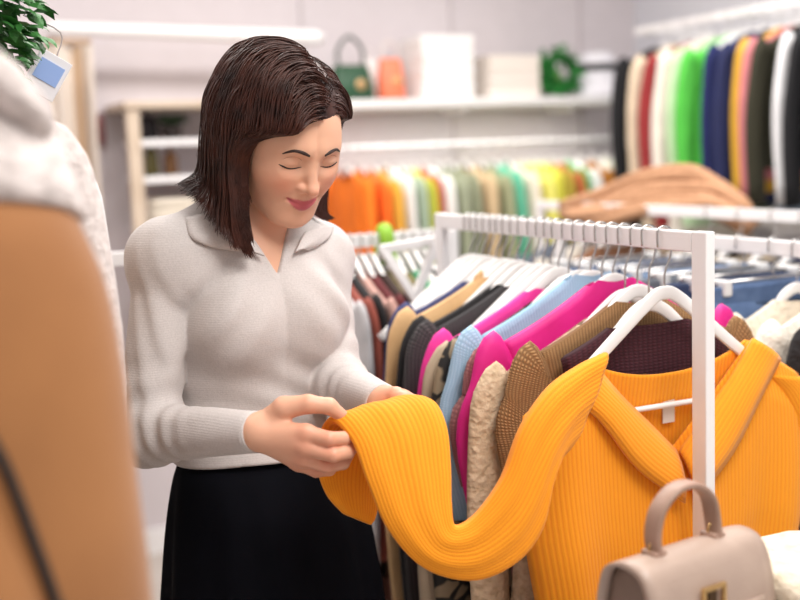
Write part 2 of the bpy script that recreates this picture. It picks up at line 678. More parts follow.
def skin_material():
    m = bpy.data.materials.new('skin')
    m.use_nodes = True
    N, Lk = m.node_tree.nodes, m.node_tree.links
    b = N['Principled BSDF']
    b.inputs['Roughness'].default_value = .45
    b.inputs['Subsurface Weight'].default_value = .12
    b.inputs['Subsurface Radius'].default_value = (1, .35, .2)
    b.inputs['Subsurface Scale'].default_value = .008
    a = N.new('ShaderNodeAttribute'); a.attribute_name = 'tint'
    s = N.new('ShaderNodeSeparateColor')
    Lk.new(a.outputs[0], s.inputs[0])
    prev = None
    for ch, c in ((0, (202, 100, 108)), (1, (226, 140, 112)), (2, (88, 52, 42))):
        x = N.new('ShaderNodeMix'); x.data_type = 'RGBA'
        x.inputs[6].default_value = srgb(232, 180, 150)
        x.inputs[7].default_value = srgb(*c)
        Lk.new(s.outputs[ch], x.inputs[0])
        if prev is not None: Lk.new(prev.outputs[2], x.inputs[6])
        prev = x
    Lk.new(prev.outputs[2], b.inputs['Base Color'])
    n = N.new('ShaderNodeTexNoise'); n.inputs['Scale'].default_value = 350
    tc = N.new('ShaderNodeTexCoord'); Lk.new(tc.outputs['Object'], n.inputs['Vector'])
    bp = N.new('ShaderNodeBump'); bp.inputs['Strength'].default_value = .06; bp.inputs['Distance'].default_value = .001
    Lk.new(n.outputs[0], bp.inputs['Height']); Lk.new(bp.outputs[0], b.inputs['Normal'])
    return m


body = make_obj('body', BV, BFc, skin_material(), woman, True, None, True)
# lip colour, cheek and knuckle flush: the skin's own colour
hq = ((BV - HC) / HS) @ HAX.T
ax_ = np.abs(hq[:, 0])
t_ = np.clip(ax_ / .027, 0, 1.2)
ym_ = -.0655 + .0075 * t_ * t_
top_ = ym_ + .0078 * (1 - t_ ** 2.2) + .0008 * np.cos(np.clip(ax_ / .006, 0, 3.14)) * -1
bot_ = ym_ - .0108 * (1 - t_ ** 2.4)
inl = np.clip((top_ - hq[:, 2]) / .0014 + .5, 0, 1) * np.clip((hq[:, 2] - bot_) / .0014 + .5, 0, 1) * (hq[:, 1] > .06) * (ax_ < .0275)
flush = .55 * np.exp(-(((ax_ - .040) / .020) ** 2 + ((hq[:, 2] + .035) / .020) ** 2)) * (hq[:, 1] > .02) + .35 * np.exp(-((ax_ / .012) ** 2 + ((hq[:, 2] + .037) / .010) ** 2)) * (hq[:, 1] > .09)
for H in (HAND_R, HAND_L):
    for fg in ('index', 'middle', 'ring', 'little', 'thumb'):
        for j in (1, 2, 4):
            flush += .6 * np.exp(-(((BV - H[fg][j]) ** 2).sum(1)) / .012 ** 2)
    flush += .25 * np.exp(-(((BV - H['middle'][1]) ** 2).sum(1)) / .05 ** 2)
tint = np.stack([inl, np.clip(flush, 0, 1), np.zeros(len(BV)), np.ones(len(BV))], 1)
ca = body.data.color_attributes.new('tint', 'FLOAT_COLOR', 'POINT')
ca.data.foreach_set('color', tint.astype(np.float32).ravel())


def on_face(l, u, lift=.0):
    """point on the face surface at head coordinates l, u"""
    f = np.linspace(.13, .02, 400)
    P = np.array([hp(l, x, u) for x in f])
    d = head_sdf(P)
    i = np.argmax(d < lift)
    return P[i]


M_BROW = mat('brow hair', (52, 34, 28), .7)
for s in (-1, 1):
    pts = [on_face(s * l, u, .0003) for l, u in ((.013, .0155), (.020, .0185), (.028, .0205), (.036, .0205), (.044, .0165), (.049, .0125))]
    MB().tube(spline(pts, 4), np.interp(np.linspace(0, 1, 21), [0, .25, .7, 1], [.0016, .0026, .0019, .0006]), 8).build('eyebrow', M_BROW, woman, True, True)
    pts = [on_face(s * l, u, .0002) for l, u in ((.0165, -.0062), (.022, -.0084), (.029, -.0098), (.037, -.0092), (.044, -.0070), (.0500, -.0046))]
    MB().tube(spline(pts, 4), np.interp(np.linspace(0, 1, 21), [0, .3, .8, 1], [.0004, .0009, .0013, .0004]), 6).build('eyelashes', mat('lash', (28, 18, 16), .6), woman, True, True)
    # fold of the upper lid
    pts = [on_face(s * l, u, .0) for l, u in ((.018, .0045), (.025, .0085), (.032, .0098), (.040, .0080), (.046, .0040))]
    MB().tube(spline(pts, 4), .00045, 5).build('eyelid_crease', mat('lid fold', (182, 128, 104), .6), woman, True, True)

# ---------------------------------------------------------------- knitted top
NV = nrm(BF + .25 * ZUP)


def torso_top(p):
    q = (p - CHEST) @ BAX.T
    d = ell(p, CHEST, (.141, .098, .205), BAX)
    X = q.copy(); X[:, 0] = np.abs(X[:, 0])
    d = smin(d, ell(X, (.060, .075, .000), (.060, .050, .064)), .05)
    d = smin(d, rc(p, SH_R - ZUP * .012, SH_L - ZUP * .012, .046, .046), .06)
    d = smin(d, rc(p, NECK - ZUP * .012 - BF * .01, SH_R, .050, .045), .05)
    d = smin(d, rc(p, NECK - ZUP * .012 - BF * .01, SH_L, .050, .045), .05)
    d = smin(d, ell(p, WAIST, (.122, .090, .14), BAX), .06)
    d = smin(d, ell(p, HIP + ZUP * .03, (.148, .108, .13), BAX), .05)
    # soft creases: under the bust, at the armpits and across the waist
    z, l, f = q[:, 2], q[:, 0], q[:, 1]
    w = .0028 * np.sin(125 * (z + .06) + 22 * l + 3 * np.sin(17 * l)) * np.exp(-((z + .13) / .07) ** 2) * (.4 + .6 * np.sin(13 * l + 1) ** 2)
    w += .0042 * np.sin(115 * (z * .62 - l * .78) + .6) * np.exp(-((l + .105) ** 2 + (z - .035) ** 2) / .06 ** 2)
    w += .0042 * np.sin(115 * (z * .62 + l * .78) + .6) * np.exp(-((l - .105) ** 2 + (z - .035) ** 2) / .06 ** 2)
    return d + w


def arm_top(p, S, E, W, rr):
    u = nrm(W - E)
    d = chain(p, [S, E, W], rr, .03)
    s = (p - E) @ u
    a = (p - S) @ nrm(E - S)
    ln, la = np.linalg.norm(W - E), np.linalg.norm(E - S)
    d = d + .0018 * np.sin(210 * s + 40 * p[:, 2]) * np.exp(-((s - .05) / .045) ** 2) \
          + .0020 * np.sin(120 * a + 30 * p[:, 0]) * np.exp(-((a - la + .05) / .05) ** 2)
    cuff = rc(p, E + u * (ln - .045), E + u * (ln + .02), rr[2] + .0008, rr[2] - .0005)
    d = smin(d, cuff, .004)
    return smax(d, s - (ln - .004), .003)


VB = at(284, 276, 1.600)                                # foot of the V neck
hem_z = at(250, 466, 1.62)[2]


def top_sdf(p):
    d = torso_top(p)
    for S, E, W in ((SH_R, EL_R, WR_R), (SH_L, EL_L, WR_L)):
        k = np.clip(.004 + .22 * (p[:, 2] - S[2] + .10), .004, .03)      # the arm leaves the side below the armpit
        d = smin(d, arm_top(p, S, E, W, (.0445, .0415, .0265)), k)
    q = (p - VB) @ BAX.T
    # hem and the V-shaped opening with the hole for the neck
    f_ = (p - WAIST) @ BF
    d = smax(d, (hem_z + .02 * f_ + .002 * np.sin(25 * (p[:, 0] + p[:, 1]))) - p[:, 2], .004)
    v = np.maximum(np.abs(q[:, 0]) * 1.0 - .50 * q[:, 2], -q[:, 2]) * .88
    v = np.maximum(v, -.14 - q[:, 1])
    hole = rc(p, NECK - ZUP * .045, NB + ZUP * .03, .057, .062)
    d = smax(d, -np.minimum(v, hole), .004)
    return d


TV, TF = surface(top_sdf, (-.66, 1.30, .88), (.06, 2.02, 1.52), .0034)
M_TOP = mat('pale grey fine knit', (210, 203, 200), .88, kind='fineknit', rgb2=(198, 191, 188), strength=.3, sheen=.15)


def top_material():
    m = M_TOP
    return m


top = make_obj('knit_top', TV, TF, M_TOP, woman, True, None, True)


# ribbed cuffs and hem band (their own look: fine vertical ribs)
def ring_band(center, axis, r, width, n, mt, name, ribs=.0007, parent=None, up=None):
    a = nrm(axis)
    x = nrm(np.cross(a, [0.3, 0.2, 1])); y = np.cross(a, x)
    rings = []
    for k, s in enumerate((0, .002, width - .002, width, width - .001, .001)):
        rr = (r - .0015, r, r, r - .0015, r - .004, r - .004)[k]
        rings.append([center + a * (s) + (x * math.cos(q) + y * math.sin(q)) * (rr + (ribs if i % 2 else 0)) for i, q in enumerate(np.linspace(0, 2 * math.pi, n, endpoint=False))])
    b = MB().loft(rings + [rings[0]], False)
    return b.build(name, mt, parent, True, True)


for E, W in ((EL_R, WR_R), (EL_L, WR_L)):
    u = nrm(W - E)
    ring_band(W - u * .042, u, .0272, .040, 90, M_TOP, 'cuff', parent=top)

# polo collar: two flaps folded down beside the V
def sheet(rows, n, name, mt, th, parent, world=True, sub=True, off=0):
    """thin cloth through a grid of control points"""
    rows = [spline(r, n) for r in rows]
    G = np.array([spline([r[j] for r in rows], n) for j in range(len(rows[0]))])
    a, b_ = G.shape[:2]
    V = G.reshape(-1, 3)
    F = [(i * b_ + j, i * b_ + j + 1, (i + 1) * b_ + j + 1, (i + 1) * b_ + j) for i in range(a - 1) for j in range(b_ - 1)]
    uv = np.stack(np.meshgrid(np.linspace(0, .1, a), np.linspace(0, .1, b_), indexing='ij'), -1).reshape(-1, 2)
    o = make_obj(name, V, F, mt, parent, True, uv, world)
    fix_normals(o)
    return solidify(o, th, off)


def top_surf(px, py, d0=1.40, d1=1.95, lift=.0):
    """where the line of sight through px, py meets the knit top"""
    ds = np.linspace(d0, d1, 1100)
    P = np.array([at(px, py, x) for x in ds])
    v = torso_top(P)
    i = np.argmax(v < lift)
    return P[i]


def collar(inner, outer, name='collar'):
    r0 = [top_surf(x, y, lift=.010) for x, y in inner]
    r2 = [top_surf(x, y, lift=.003) for x, y in outer]
    r1 = [(a + b) / 2 + BF * .004 + ZUP * .003 for a, b in zip(r0, r2)]
    return sheet([r0, r1, r2], 5, name, M_TOP, .004, top)


collar([(224, 214), (240, 230), (256, 246), (264, 256)], [(186, 218), (190, 236), (205, 245), (232, 250)])
collar([(306, 232), (302, 238), (298, 246), (295, 252)], [(333, 226), (330, 236), (320, 244), (307, 250)])

# ---------------------------------------------------------------- skirt and shoes
def skirt_ring(z, rl, rf, c, ph, amp):
    return [np.array([c[0], c[1], z]) + (BL * rl * math.cos(q) + BF * rf * math.sin(q)) * (1 + amp * math.sin(11 * q + ph) + amp * .6 * math.sin(17 * q)) for q in np.linspace(0, 2 * math.pi, 120, endpoint=False)]


ws, hs_ = np.array([WAIST[0], WAIST[1]]), np.array([HIP[0], HIP[1]])
rings = []
for z, rl, rf, t, amp in ((hem_z + .035, .108, .076, 0, .0), (hem_z + .01, .112, .079, .1, .0), (hem_z - .03, .134, .098, .4, .006), (hem_z - .10, .160, .118, .9, .014), (hem_z - .22, .176, .135, 1, .022), (hem_z - .45, .20, .165, 1, .035), (.42, .245, .21, 1, .05), (.20, .26, .23, 1, .06)):
    c = ws * (1 - t) + hs_ * t
    rings.append(skirt_ring(z, rl, rf, c, t, amp))
RR = np.array(rings)
RR = np.array([spline(RR[:, j], 4) for j in range(RR.shape[1])]).transpose(1, 0, 2)
sk = MB().loft(list(RR), False)
skirt = sk.build('skirt', mat('black crepe', (9, 10, 16), .85, kind='noise', rgb2=(11, 12, 19), strength=.2, spec=.08), woman, True, True)
solidify(skirt, .003, -1)
wb = MB().loft([skirt_ring(hem_z + .04, .107, .076, ws, 0, 0), skirt_ring(hem_z + .008, .1125, .0795, ws, 0, 0)], False).build('waistband', MATS['black crepe'], skirt, True, True)
solidify(wb, .004, 1)
for s in (-1, 1):
    an = HIP + BL * s * .10 - BF * .01
    c = np.array([an[0], an[1], 0])
    rings = []
    for f, w, hgt in ((-.055, .018, .055), (-.045, .030, .075), (0, .036, .075), (.05, .040, .060), (.11, .043, .045), (.16, .036, .035), (.185, .016, .022)):
        rings.append([c + BF * f + BL * w * math.cos(q) + ZUP * (hgt / 2 + hgt / 2 * math.sin(q)) for q in np.linspace(0, 2 * math.pi, 20, endpoint=False)])
    MB().loft(rings).build('shoe', mat('black shoe leather', (24, 22, 22), .4), woman, True, True)
# ---------------------------------------------------------------- hair: a bob of many locks combed from a side parting
def scalp_sdf(p):
    q = ((p - HC) / HS) @ HAX.T
    d = ell(q, (0, -.016, .032), (.078, .096, .088))
    d = smin(d, ell(q, (0, .020, -.020), (.071, .062, .070)), .03)
    return d * HS


def hair_block(p):
    """solid the locks may not enter"""
    d = scalp_sdf(p)
    d = np.minimum(d, neck_sdf(p) - .004)
    d = np.minimum(d, torso_top(p) - .006)
    return d


def grad(fn, p, e=.002):
    d = fn(p)
    return d, np.stack([fn(p + np.eye(3)[k] * e) - d for k in range(3)], 1) / e


def grow(n, seed, part_l=.026, layer=(.004, .030), front_only=False):
    g = np.random.default_rng(seed)
    # roots on the scalp
    dirs = g.normal(size=(n * 6, 3))
    dirs /= np.linalg.norm(dirs, axis=1)[:, None]
    q = np.array([0, -.016, .032]) + dirs * np.array([.078, .096, .088])
    l, f, u = q.T
    front = .061 - .25 * np.maximum(np.abs(l - .02) - .030, 0) - 5.0 * np.maximum(np.abs(l - .02) - .050, 0) ** 1.6
    keep = np.where(f > .02, u > front, np.where(f > -.03, u > .0, u > -.045))
    if front_only: keep &= (f > .015) & (u < front + .030)
    q = q[keep][:n]
    n = len(q)
    l, f, u = q.T
    side = np.where(l < part_l + .006 * g.normal(size=n), -1.0, 1.0)
    # combing direction: away from the parting, back, then down
    c0 = np.stack([side * (1.0 - .2 * np.abs(l) / .07), -.25 - .45 * (f > .03), -.10 * np.ones(n)], 1)
    p = HC + HS * (q @ HAX)
    lay = layer[0] + (layer[1] - layer[0]) * g.random(n) ** .8
    lay = np.where(side > 0, lay * .45, lay)
    d0 = (c0 @ HAX); d0 /= np.linalg.norm(d0, axis=1)[:, None]
    L = .256 + .022 * g.random(n) - .15 * np.clip((.11 - u) / .16, 0, 1) + .35 * np.clip(f, -.06, .06)
    L = np.where(side > 0, L * 1.10, L)
    S = 30
    path = [p.copy()]
    d = d0.copy()
    gravs = [nrm(-.50 * ZUP - .70 * HU), nrm(-.95 * ZUP - .05 * HU)]
    ln = np.zeros(n)
    wob = g.normal(size=(n, 3))
    for k in range(S):
        t = k / S
        step = L / S
        w = min(.10 + .55 * t, .45)
        gw = np.clip((f + .05) / .10, 0, 1)[:, None]
        d = d * (1 - w) + (gravs[0] * (1 - gw) + gravs[1] * gw) * w
        fr = np.clip((f - .0) / .05, 0, 1) * (side < 0)
        if t > .80:                                     # front ends curl in under the chin
            d = d + (fr * .5 * (t - .8) / .2)[:, None] * (HF + .5 * HL)
        if t > .74:                                     # ends flick outwards
            out = p - (HC - .02 * HF)
            out[:, 2] = 0
            out /= np.linalg.norm(out, axis=1)[:, None] + 1e-6
            d = d + out * (.22 * (t - .74) / .26) * (1 - .9 * fr[:, None]) * (.6 + .8 * g.random((n, 1)))
        d = d + .018 * wob + .008 * g.normal(size=(n, 3))
        d /= np.linalg.norm(d, axis=1)[:, None]
        p = p + d * step[:, None]
        dist, gr = grad(hair_block, p)
        gr /= np.linalg.norm(gr, axis=1)[:, None] + 1e-9
        lim = lay * min(1.0, .35 + 2.2 * t)
        push = np.maximum(lim - dist, 0)
        p = p + gr * push[:, None]
        d = np.where((push > 0)[:, None], d - gr * np.minimum((d * gr).sum(1), 0)[:, None], d)
        d /= np.linalg.norm(d, axis=1)[:, None] + 1e-9
        # stay close to the skull, and behind the face
        hold = np.minimum(np.maximum(dist + push - lim - .004, 0), .02) * (.30 if t < .5 else .05)
        p = p - gr * hold[:, None]
        q = ((p - HC) / HS) @ HAX.T
        w_ = np.clip((q[:, 2] - .022) / .045, 0, 1)
        fm = np.where(side < 0, .040, -.002) + .07 * w_ * w_ * (3 - 2 * w_) + np.where(side < 0, .55, .15) * np.maximum(-q[:, 2] - .02, 0)
        ex = np.maximum(q[:, 1] - fm, 0)
        p = p - (ex * .6)[:, None] * HF * HS
        path.append(p.copy())
    return np.stack(path, 1), side


def clump(P, groups, seed, amt=.75):
    """draw neighbouring locks together towards their ends"""
    g = np.random.default_rng(seed)
    n, S = P.shape[:2]
    gi = g.choice(n, groups, replace=False)
    key = np.concatenate([P[:, 2], P[:, S // 2] * .8], 1)
    dist = ((key[:, None] - key[gi][None]) ** 2).sum(-1)
    own = gi[np.argmin(dist, 1)]
    w = (np.linspace(0, 1, S) ** 1.3 * amt)[None, :, None]
    return P * (1 - w) + P[own] * w


def strands_mesh(P, r0, r1, name, mt, parent):
    n, S = P.shape[:2]
    T = np.gradient(P, axis=1)
    T /= np.linalg.norm(T, axis=2)[..., None] + 1e-9
    a = np.cross(T, np.array([.31, .57, .2])); a /= np.linalg.norm(a, axis=2)[..., None] + 1e-9
    b = np.cross(T, a)
    t = np.linspace(0, 1, S)
    rad = (r0 * np.minimum(1, .5 + 4 * t) * (1 - t ** 6) + r1)[None, :, None]
    K = 4
    V = np.stack([P + (a * math.cos(q) + b * math.sin(q)) * rad for q in np.linspace(0, 2 * math.pi, K, endpoint=False)], 2)
    idx = np.arange(n * S * K).reshape(n, S, K)
    F = np.stack([idx[:, :-1, :], np.roll(idx, -1, 2)[:, :-1, :], np.roll(idx, -1, 2)[:, 1:, :], idx[:, 1:, :]], -1).reshape(-1, 4)
    return make_obj(name, V.reshape(-1, 3), F, mt, parent, True, None, True)


M_HAIR = mat('dark brown hair', (76, 38, 26), .40, kind='noise', rgb2=(34, 19, 16), strength=.0, scale=2.0, spec=.4)
P1, sd1 = grow(7600, 3)
P0, sd0 = grow(1700, 9, front_only=True)
P1 = np.concatenate([P1, P0])
Q1 = ((P1 - HC) / HS) @ HAX.T
hair_line = .057 - .25 * np.maximum(np.abs(Q1[..., 0] - .02) - .030, 0) - 5.0 * np.maximum(np.abs(Q1[..., 0] - .02) - .050, 0) ** 1.6
stray = ((Q1[..., 1] > .048) & (Q1[..., 2] < hair_line) & (np.abs(Q1[..., 0]) < .072)).any(1)
P1 = clump(P1[~stray], 420, 5, .55)
hair = strands_mesh(P1, .00085, .0002, 'hair', M_HAIR, woman)


def cap_sdf(p):
    q = ((p - HC) / HS) @ HAX.T
    d = scalp_sdf(p) - .0032
    l, f, u = q.T
    front = .061 - .25 * np.maximum(np.abs(l - .02) - .030, 0) - 5.0 * np.maximum(np.abs(l - .02) - .050, 0) ** 1.6
    cut = np.where(f > .0, (front - u) * .6, -.05 - u)
    return smax(d, np.minimum(cut, .05), .004)


CV, CF = surface(cap_sdf, HC - .14, HC + .14, .004)
make_obj('hair_roots', CV, CF, M_HAIR, hair, True, None, True)
# ---------------------------------------------------------------- hangers and clothes
def frame(pos, ang):
    c, s = math.cos(ang), math.sin(ang)
    return Matrix.Translation(Vector(pos)) @ Matrix.Rotation(ang, 4, 'Z')


_hang = {}


def hanger(pos, ang, label, group, name='clothes_hanger', drop=.14, span=.205, mt=None, bar=True, cat='hanger', neck=.085):
    """a hanger whose hook goes over a rail; pos is the middle of the rail's top edge; built once, then copied"""
    mt = mt or M_HANGER
    root = thing(name, pos, label, cat, group, ang)
    key = (drop, span, mt.name, bar, neck)
    if key in _hang:
        for ch in _hang[key]:
            c = ch.copy(); link(c); c.parent = root
        return root
    parts = []
    th = np.linspace(0, math.pi, 9)
    hk = min(1.0, (neck - .030) / .055)
    hook = [(.0, 0, -neck + .004), (.0005, 0, -.030 - .036 * hk), (.006, 0, -.028 - .024 * hk), (.0125, 0, -.024 - .012 * hk), (.0125, 0, -.006)] + [(.0125 * math.cos(q), 0, -.004 + .0085 * math.sin(q)) for q in th[1:]] + [(-.0125, 0, -.016), (-.0118, 0, -.026)]
    parts.append(MB().tube(spline(hook, 2), .0017, 7).build('hook', M_STEEL, root, True))
    m = MB()
    pts = spline([(-span, 0, -neck - drop), (-span * .55, 0, -neck - drop * .52), (-.03, 0, -neck - .012), (0, 0, -neck), (.03, 0, -neck - .012), (span * .55, 0, -neck - drop * .52), (span, 0, -neck - drop)], 4)
    rings = []
    for p, t in zip(pts, np.gradient(pts, axis=0)):
        t = nrm(t); n_ = np.array([-t[2], 0, t[0]]); yv = np.array([0, 1, 0])
        h = .0105 - .003 * abs(p[0]) / span
        rings.append([p + n_ * h * math.copysign(abs(math.sin(q)) ** .5, math.sin(q)) + yv * .0045 * math.copysign(abs(math.cos(q)) ** .5, math.cos(q)) for q in np.linspace(0, 2 * math.pi, 12, endpoint=False)])
    parts.append(m.loft(rings).build('shoulder_arms', mt, root, True))
    if bar:
        zb = -neck - drop - .012
        mb = MB().tube([(-span * .93, 0, zb), (span * .93, 0, zb)], .0042, 8)
        for s in (-1, 1):
            mb.tube([(s * span * .93, 0, zb + .002), (s * span * .95, 0, -neck - drop * .93)], .004, 8)
        parts.append(mb.build('trouser_bar', mt, root, True))
    _hang[key] = parts
    return root


def garment(pos, ang, name, label, cat, group, mt, length=.62, hw=.205, hem=None, T=.013, sleeve=.5, nw=.075, dip=.07, collar=None,
            trim=None, slope=.68, fold=.6, seed=0, nu=26, nv=18, mt2=None, top=.072, swing=0.0, lim=None):
    """clothing on a hanger: body (front and back panel), sleeves, collar or edge trim"""
    g = np.random.default_rng(seed + 11)
    root = thing(name, pos, label, cat, group, ang)
    hem = hem or hw * 1.02
    ph = g.random(8) * 6.28
    zsh = lambda x: -top - slope * np.abs(x) * (1 - .25 * np.abs(x) / hw)
    us = np.linspace(-1, 1, nu + 1)
    vs = np.linspace(0, 1, nv + 1) ** 1.25
    zh = -top - length

    def panel(sgn):
        V = []
        for v in vs:
            for u in us:
                x0 = u * hw
                w = hw + (hem - hw) * v - .018 * math.sin(math.pi * min(v * 2.2, 1)) * abs(u)
                x = u * w
                zt = zsh(x0)
                if abs(x0) < nw:
                    k = 1 - (abs(x0) / nw) ** 1.6
                    zt = zsh(nw) - (dip if sgn > 0 else dip * .12) * k
                z = zt + (zh - zt) * v + .006 * math.sin(5 * u + ph[0]) * v
                e = max(0.0, 1 - abs(u) ** 5) ** .5
                y = max(.0065, T * e * min(1, v * 7)) * (1 if abs(u) < .999 else 0)
                fo = fold * T * math.sin(u * 9 + ph[1] + 1.3 * math.sin(2.5 * v + ph[2])) * min(1, v * 2.2) * e * .55
                fo += fold * T * math.sin(u * 21 + ph[3]) * v * e * .25
                y = sgn * y + fo
                if v < .38 and abs(u) < .999: y = sgn * max(sgn * y, .0064)      # room for the hanger inside
                V.append((x, y + swing * v, z))
        return V

    m = MB()
    n1 = nu + 1
    q = [(i * n1 + j, i * n1 + j + 1, (i + 1) * n1 + j + 1, (i + 1) * n1 + j) for i in range(nv) for j in range(nu)]
    uv = [(u * hw * 1.15, v * length) for v in vs for u in us]
    m.add(panel(1), q, uv)
    m.add(panel(-1), [f[::-1] for f in q], uv)
    b = make_obj('body', m.v, m.f, mt, root, True, m.uv)
    # close the shoulder seams
    t0, t1 = 0, (nv + 1) * n1
    seam = [(t0 + j, t0 + j + 1, t1 + j + 1, t1 + j) for j in range(nu) if min(abs(us[j]), abs(us[j + 1])) * hw >= nw - 1e-6]
    b.data.clear_geometry()
    b.data.from_pydata(m.v, [], m.f + seam)
    ul = b.data.uv_layers.new(name='UVMap')
    for lp in b.data.loops: ul.data[lp.index].uv = m.uv[lp.vertex_index]
    b.data.polygons.foreach_set('use_smooth', [True] * len(b.data.polygons))
    weld(b, 6e-4)
    if sleeve:
        for s in (-1, 1):
            xs, zs = s * (hw - .006), zsh(hw) - .022
            L = sleeve
            bend = .010 + .012 * g.random()
            path = spline([(xs - s * .010, 0, zs + .006), (xs + s * .006, 0, zs - .004), (xs + s * .022, .0, zs - .05), (xs + s * (.026 + bend), .002, zs - .45 * L), (xs + s * (.012 + bend), .004, zs - L)], 4)
            rings = []
            for i, p in enumerate(path):
                t = i / (len(path) - 1)
                r = (.050 - .018 * t) * min(1, .45 + 4 * t)
                ty = min(T * .92, .03) * (min(1, .4 + 4 * t))
                tt = nrm(np.gradient(path, axis=0)[i]); nx = np.array([-tt[2], 0, tt[0]])
                wob = 1 + .10 * math.sin(9 * t + ph[4]) * t
                rings.append([p + nx * r * wob * math.cos(a) + np.array([0, 1, 0]) * ty * math.sin(a) * (1 + .15 * math.sin(3 * a + 7 * t)) for a in np.linspace(0, 2 * math.pi, 16, endpoint=False)])
            m = MB().loft(rings)
            sl = m.build('sleeve', mt2 or mt, root, True)
    if collar:
        zc = zsh(nw)
        m = MB()
        if collar == 'roll':                                # rolled or turtle neck
            rings = []
            for a in np.linspace(0, 2 * math.pi, 28, endpoint=False):
                cx, cy = nw * 1.02 * math.cos(a), T * 1.0 * math.sin(a)
                cz = zc - dip * .5 * (1 - abs(math.cos(a)) ** 1.6) * (1 if math.sin(a) > 0 else .1)
                c = np.array([cx, cy, cz + .012])
                rings.append([c + np.array([math.cos(a) * .012 * math.cos(w), .007 * math.sin(a) * math.cos(w), .024 * math.sin(w)]) for w in np.linspace(0, 2 * math.pi, 8, endpoint=False)])
            rings.append(rings[0])
            m.loft(rings, False)
            m.build('collar', mt2 or mt, root, True)
        else:                                               # lapels: two flaps down the front
            for s in (-1, 1):
                w = .055 if collar == 'lapel' else .035
                ln = .26 if collar == 'lapel' else .10
                i = spline([(s * nw * .95, -.002, zc + .012), (s * nw * .6, T * 1.1, zc - dip * .6), (s * .006, T * 1.35 + .004, zc - dip * .9 - ln)], 5)
                o_ = spline([(s * (nw + .012), -.002, zc), (s * (nw * .6 + w), T * 1.1 + .006, zc - dip * .6 - ln * .25), (s * .012, T * 1.35 + .008, zc - dip * .9 - ln - .004)], 5)
                V = [p for pr in zip(i, o_) for p in pr]
                f = [(2 * k, 2 * k + 1, 2 * k + 3, 2 * k + 2) for k in range(len(i) - 1)]
                ob = make_obj('lapel', V, f, mt2 or mt, root, True, [(0, 0)] * len(V))
                solidify(fix_normals(ob), .003, -1)
    if trim:                                                # fleece edge down the closed front and round the hem side
        pts = [(-.004, T + .006, zsh(nw) - dip - .01)] + [(.004 * math.sin(k + ph[5]), T + .007, zsh(nw) - dip - .01 + (zh - zsh(nw) + dip) * k / 8) for k in range(1, 9)]
        MB().tube(spline(pts, 3), .012, 8).build('front_edge', trim, root, True)
    if lim:                                                 # neighbours on the rail press each garment flat
        for ch in root.children:
            co = np.zeros(len(ch.data.vertices) * 3, np.float32)
            ch.data.vertices.foreach_get('co', co)
            co = co.reshape(-1, 3)
            mx = np.abs(co[:, 1]).max()
            if mx > lim:
                ay, k0 = np.abs(co[:, 1]), min(.0068, lim * .6)
                co[:, 1] = np.sign(co[:, 1]) * np.where(ay > k0, k0 + (ay - k0) * (lim - k0) / (mx - k0), ay)
                ch.data.vertices.foreach_set('co', co.ravel())
                ch.data.update()
    return root


def jeans(pos, ang, label, group, mt, length=.62, w=.18, T=.016, seed=0):
    """trousers held by the waist: waistband, two legs, a back pocket"""
    g = np.random.default_rng(seed)
    root = thing('jeans', pos, label, 'jeans', group, ang)
    z0 = -.078
    for s in (-1, 1):
        rings = []
        for k, t in enumerate(np.linspace(0, 1, 14)):
            cx = s * (w * .5 - .002) * (1 - .12 * t)
            rx = w * .5 * (1 - .28 * t)
            z = z0 - .03 - t * length
            rings.append([np.array([cx + rx * math.copysign(abs(math.cos(a)) ** .6, math.cos(a)), T * math.sin(a) * (1 + .2 * math.sin(6 * t + 2 * a + s)), z + .003 * math.sin(5 * a + k)]) for a in np.linspace(0, 2 * math.pi, 20, endpoint=False)])
        MB().loft(rings).build('leg', mt, root, True)
    band = [[np.array([w * 1.0 * math.copysign(abs(math.cos(a)) ** .6, math.cos(a)), (T + .002) * math.sin(a), z]) for a in np.linspace(0, 2 * math.pi, 28, endpoint=False)] for z in (z0, z0 - .005, z0 - .033, z0 - .036)]
    MB().loft(band).build('waistband', mt, root, True)
    for s in (-1, 1):
        b = MB().box((s * w * .5, -T - .001, z0 - .11), (w * .55, .004, .10)).build('pocket', mt, root)
        bevel(b, .002)
    return root


def clip_hanger(pos, ang, label, group, w=.15):
    root = thing('clip_hanger', pos, label, 'hanger', group, ang)
    hook = [(.0, 0, -.07), (.0005, 0, -.056), (.006, 0, -.046), (.0125, 0, -.034), (.0125, 0, -.004), (.009, 0, .003), (0, 0, .006), (-.009, 0, .003), (-.0125, 0, -.004), (-.012, 0, -.022)]
    MB().tube(spline(hook, 2), .0017, 7).build('hook', M_STEEL, root, True)
    MB().tube([(-w, 0, -.072), (w, 0, -.072)], .004, 8).build('bar', M_STEEL, root, True)
    for s in (-1, 1):
        bevel(MB().box((s * w * .85, 0, -.080), (.02, .046, .03)).build('clip', mat('clear clip', (214, 214, 214), .3), root), .004)
    return root


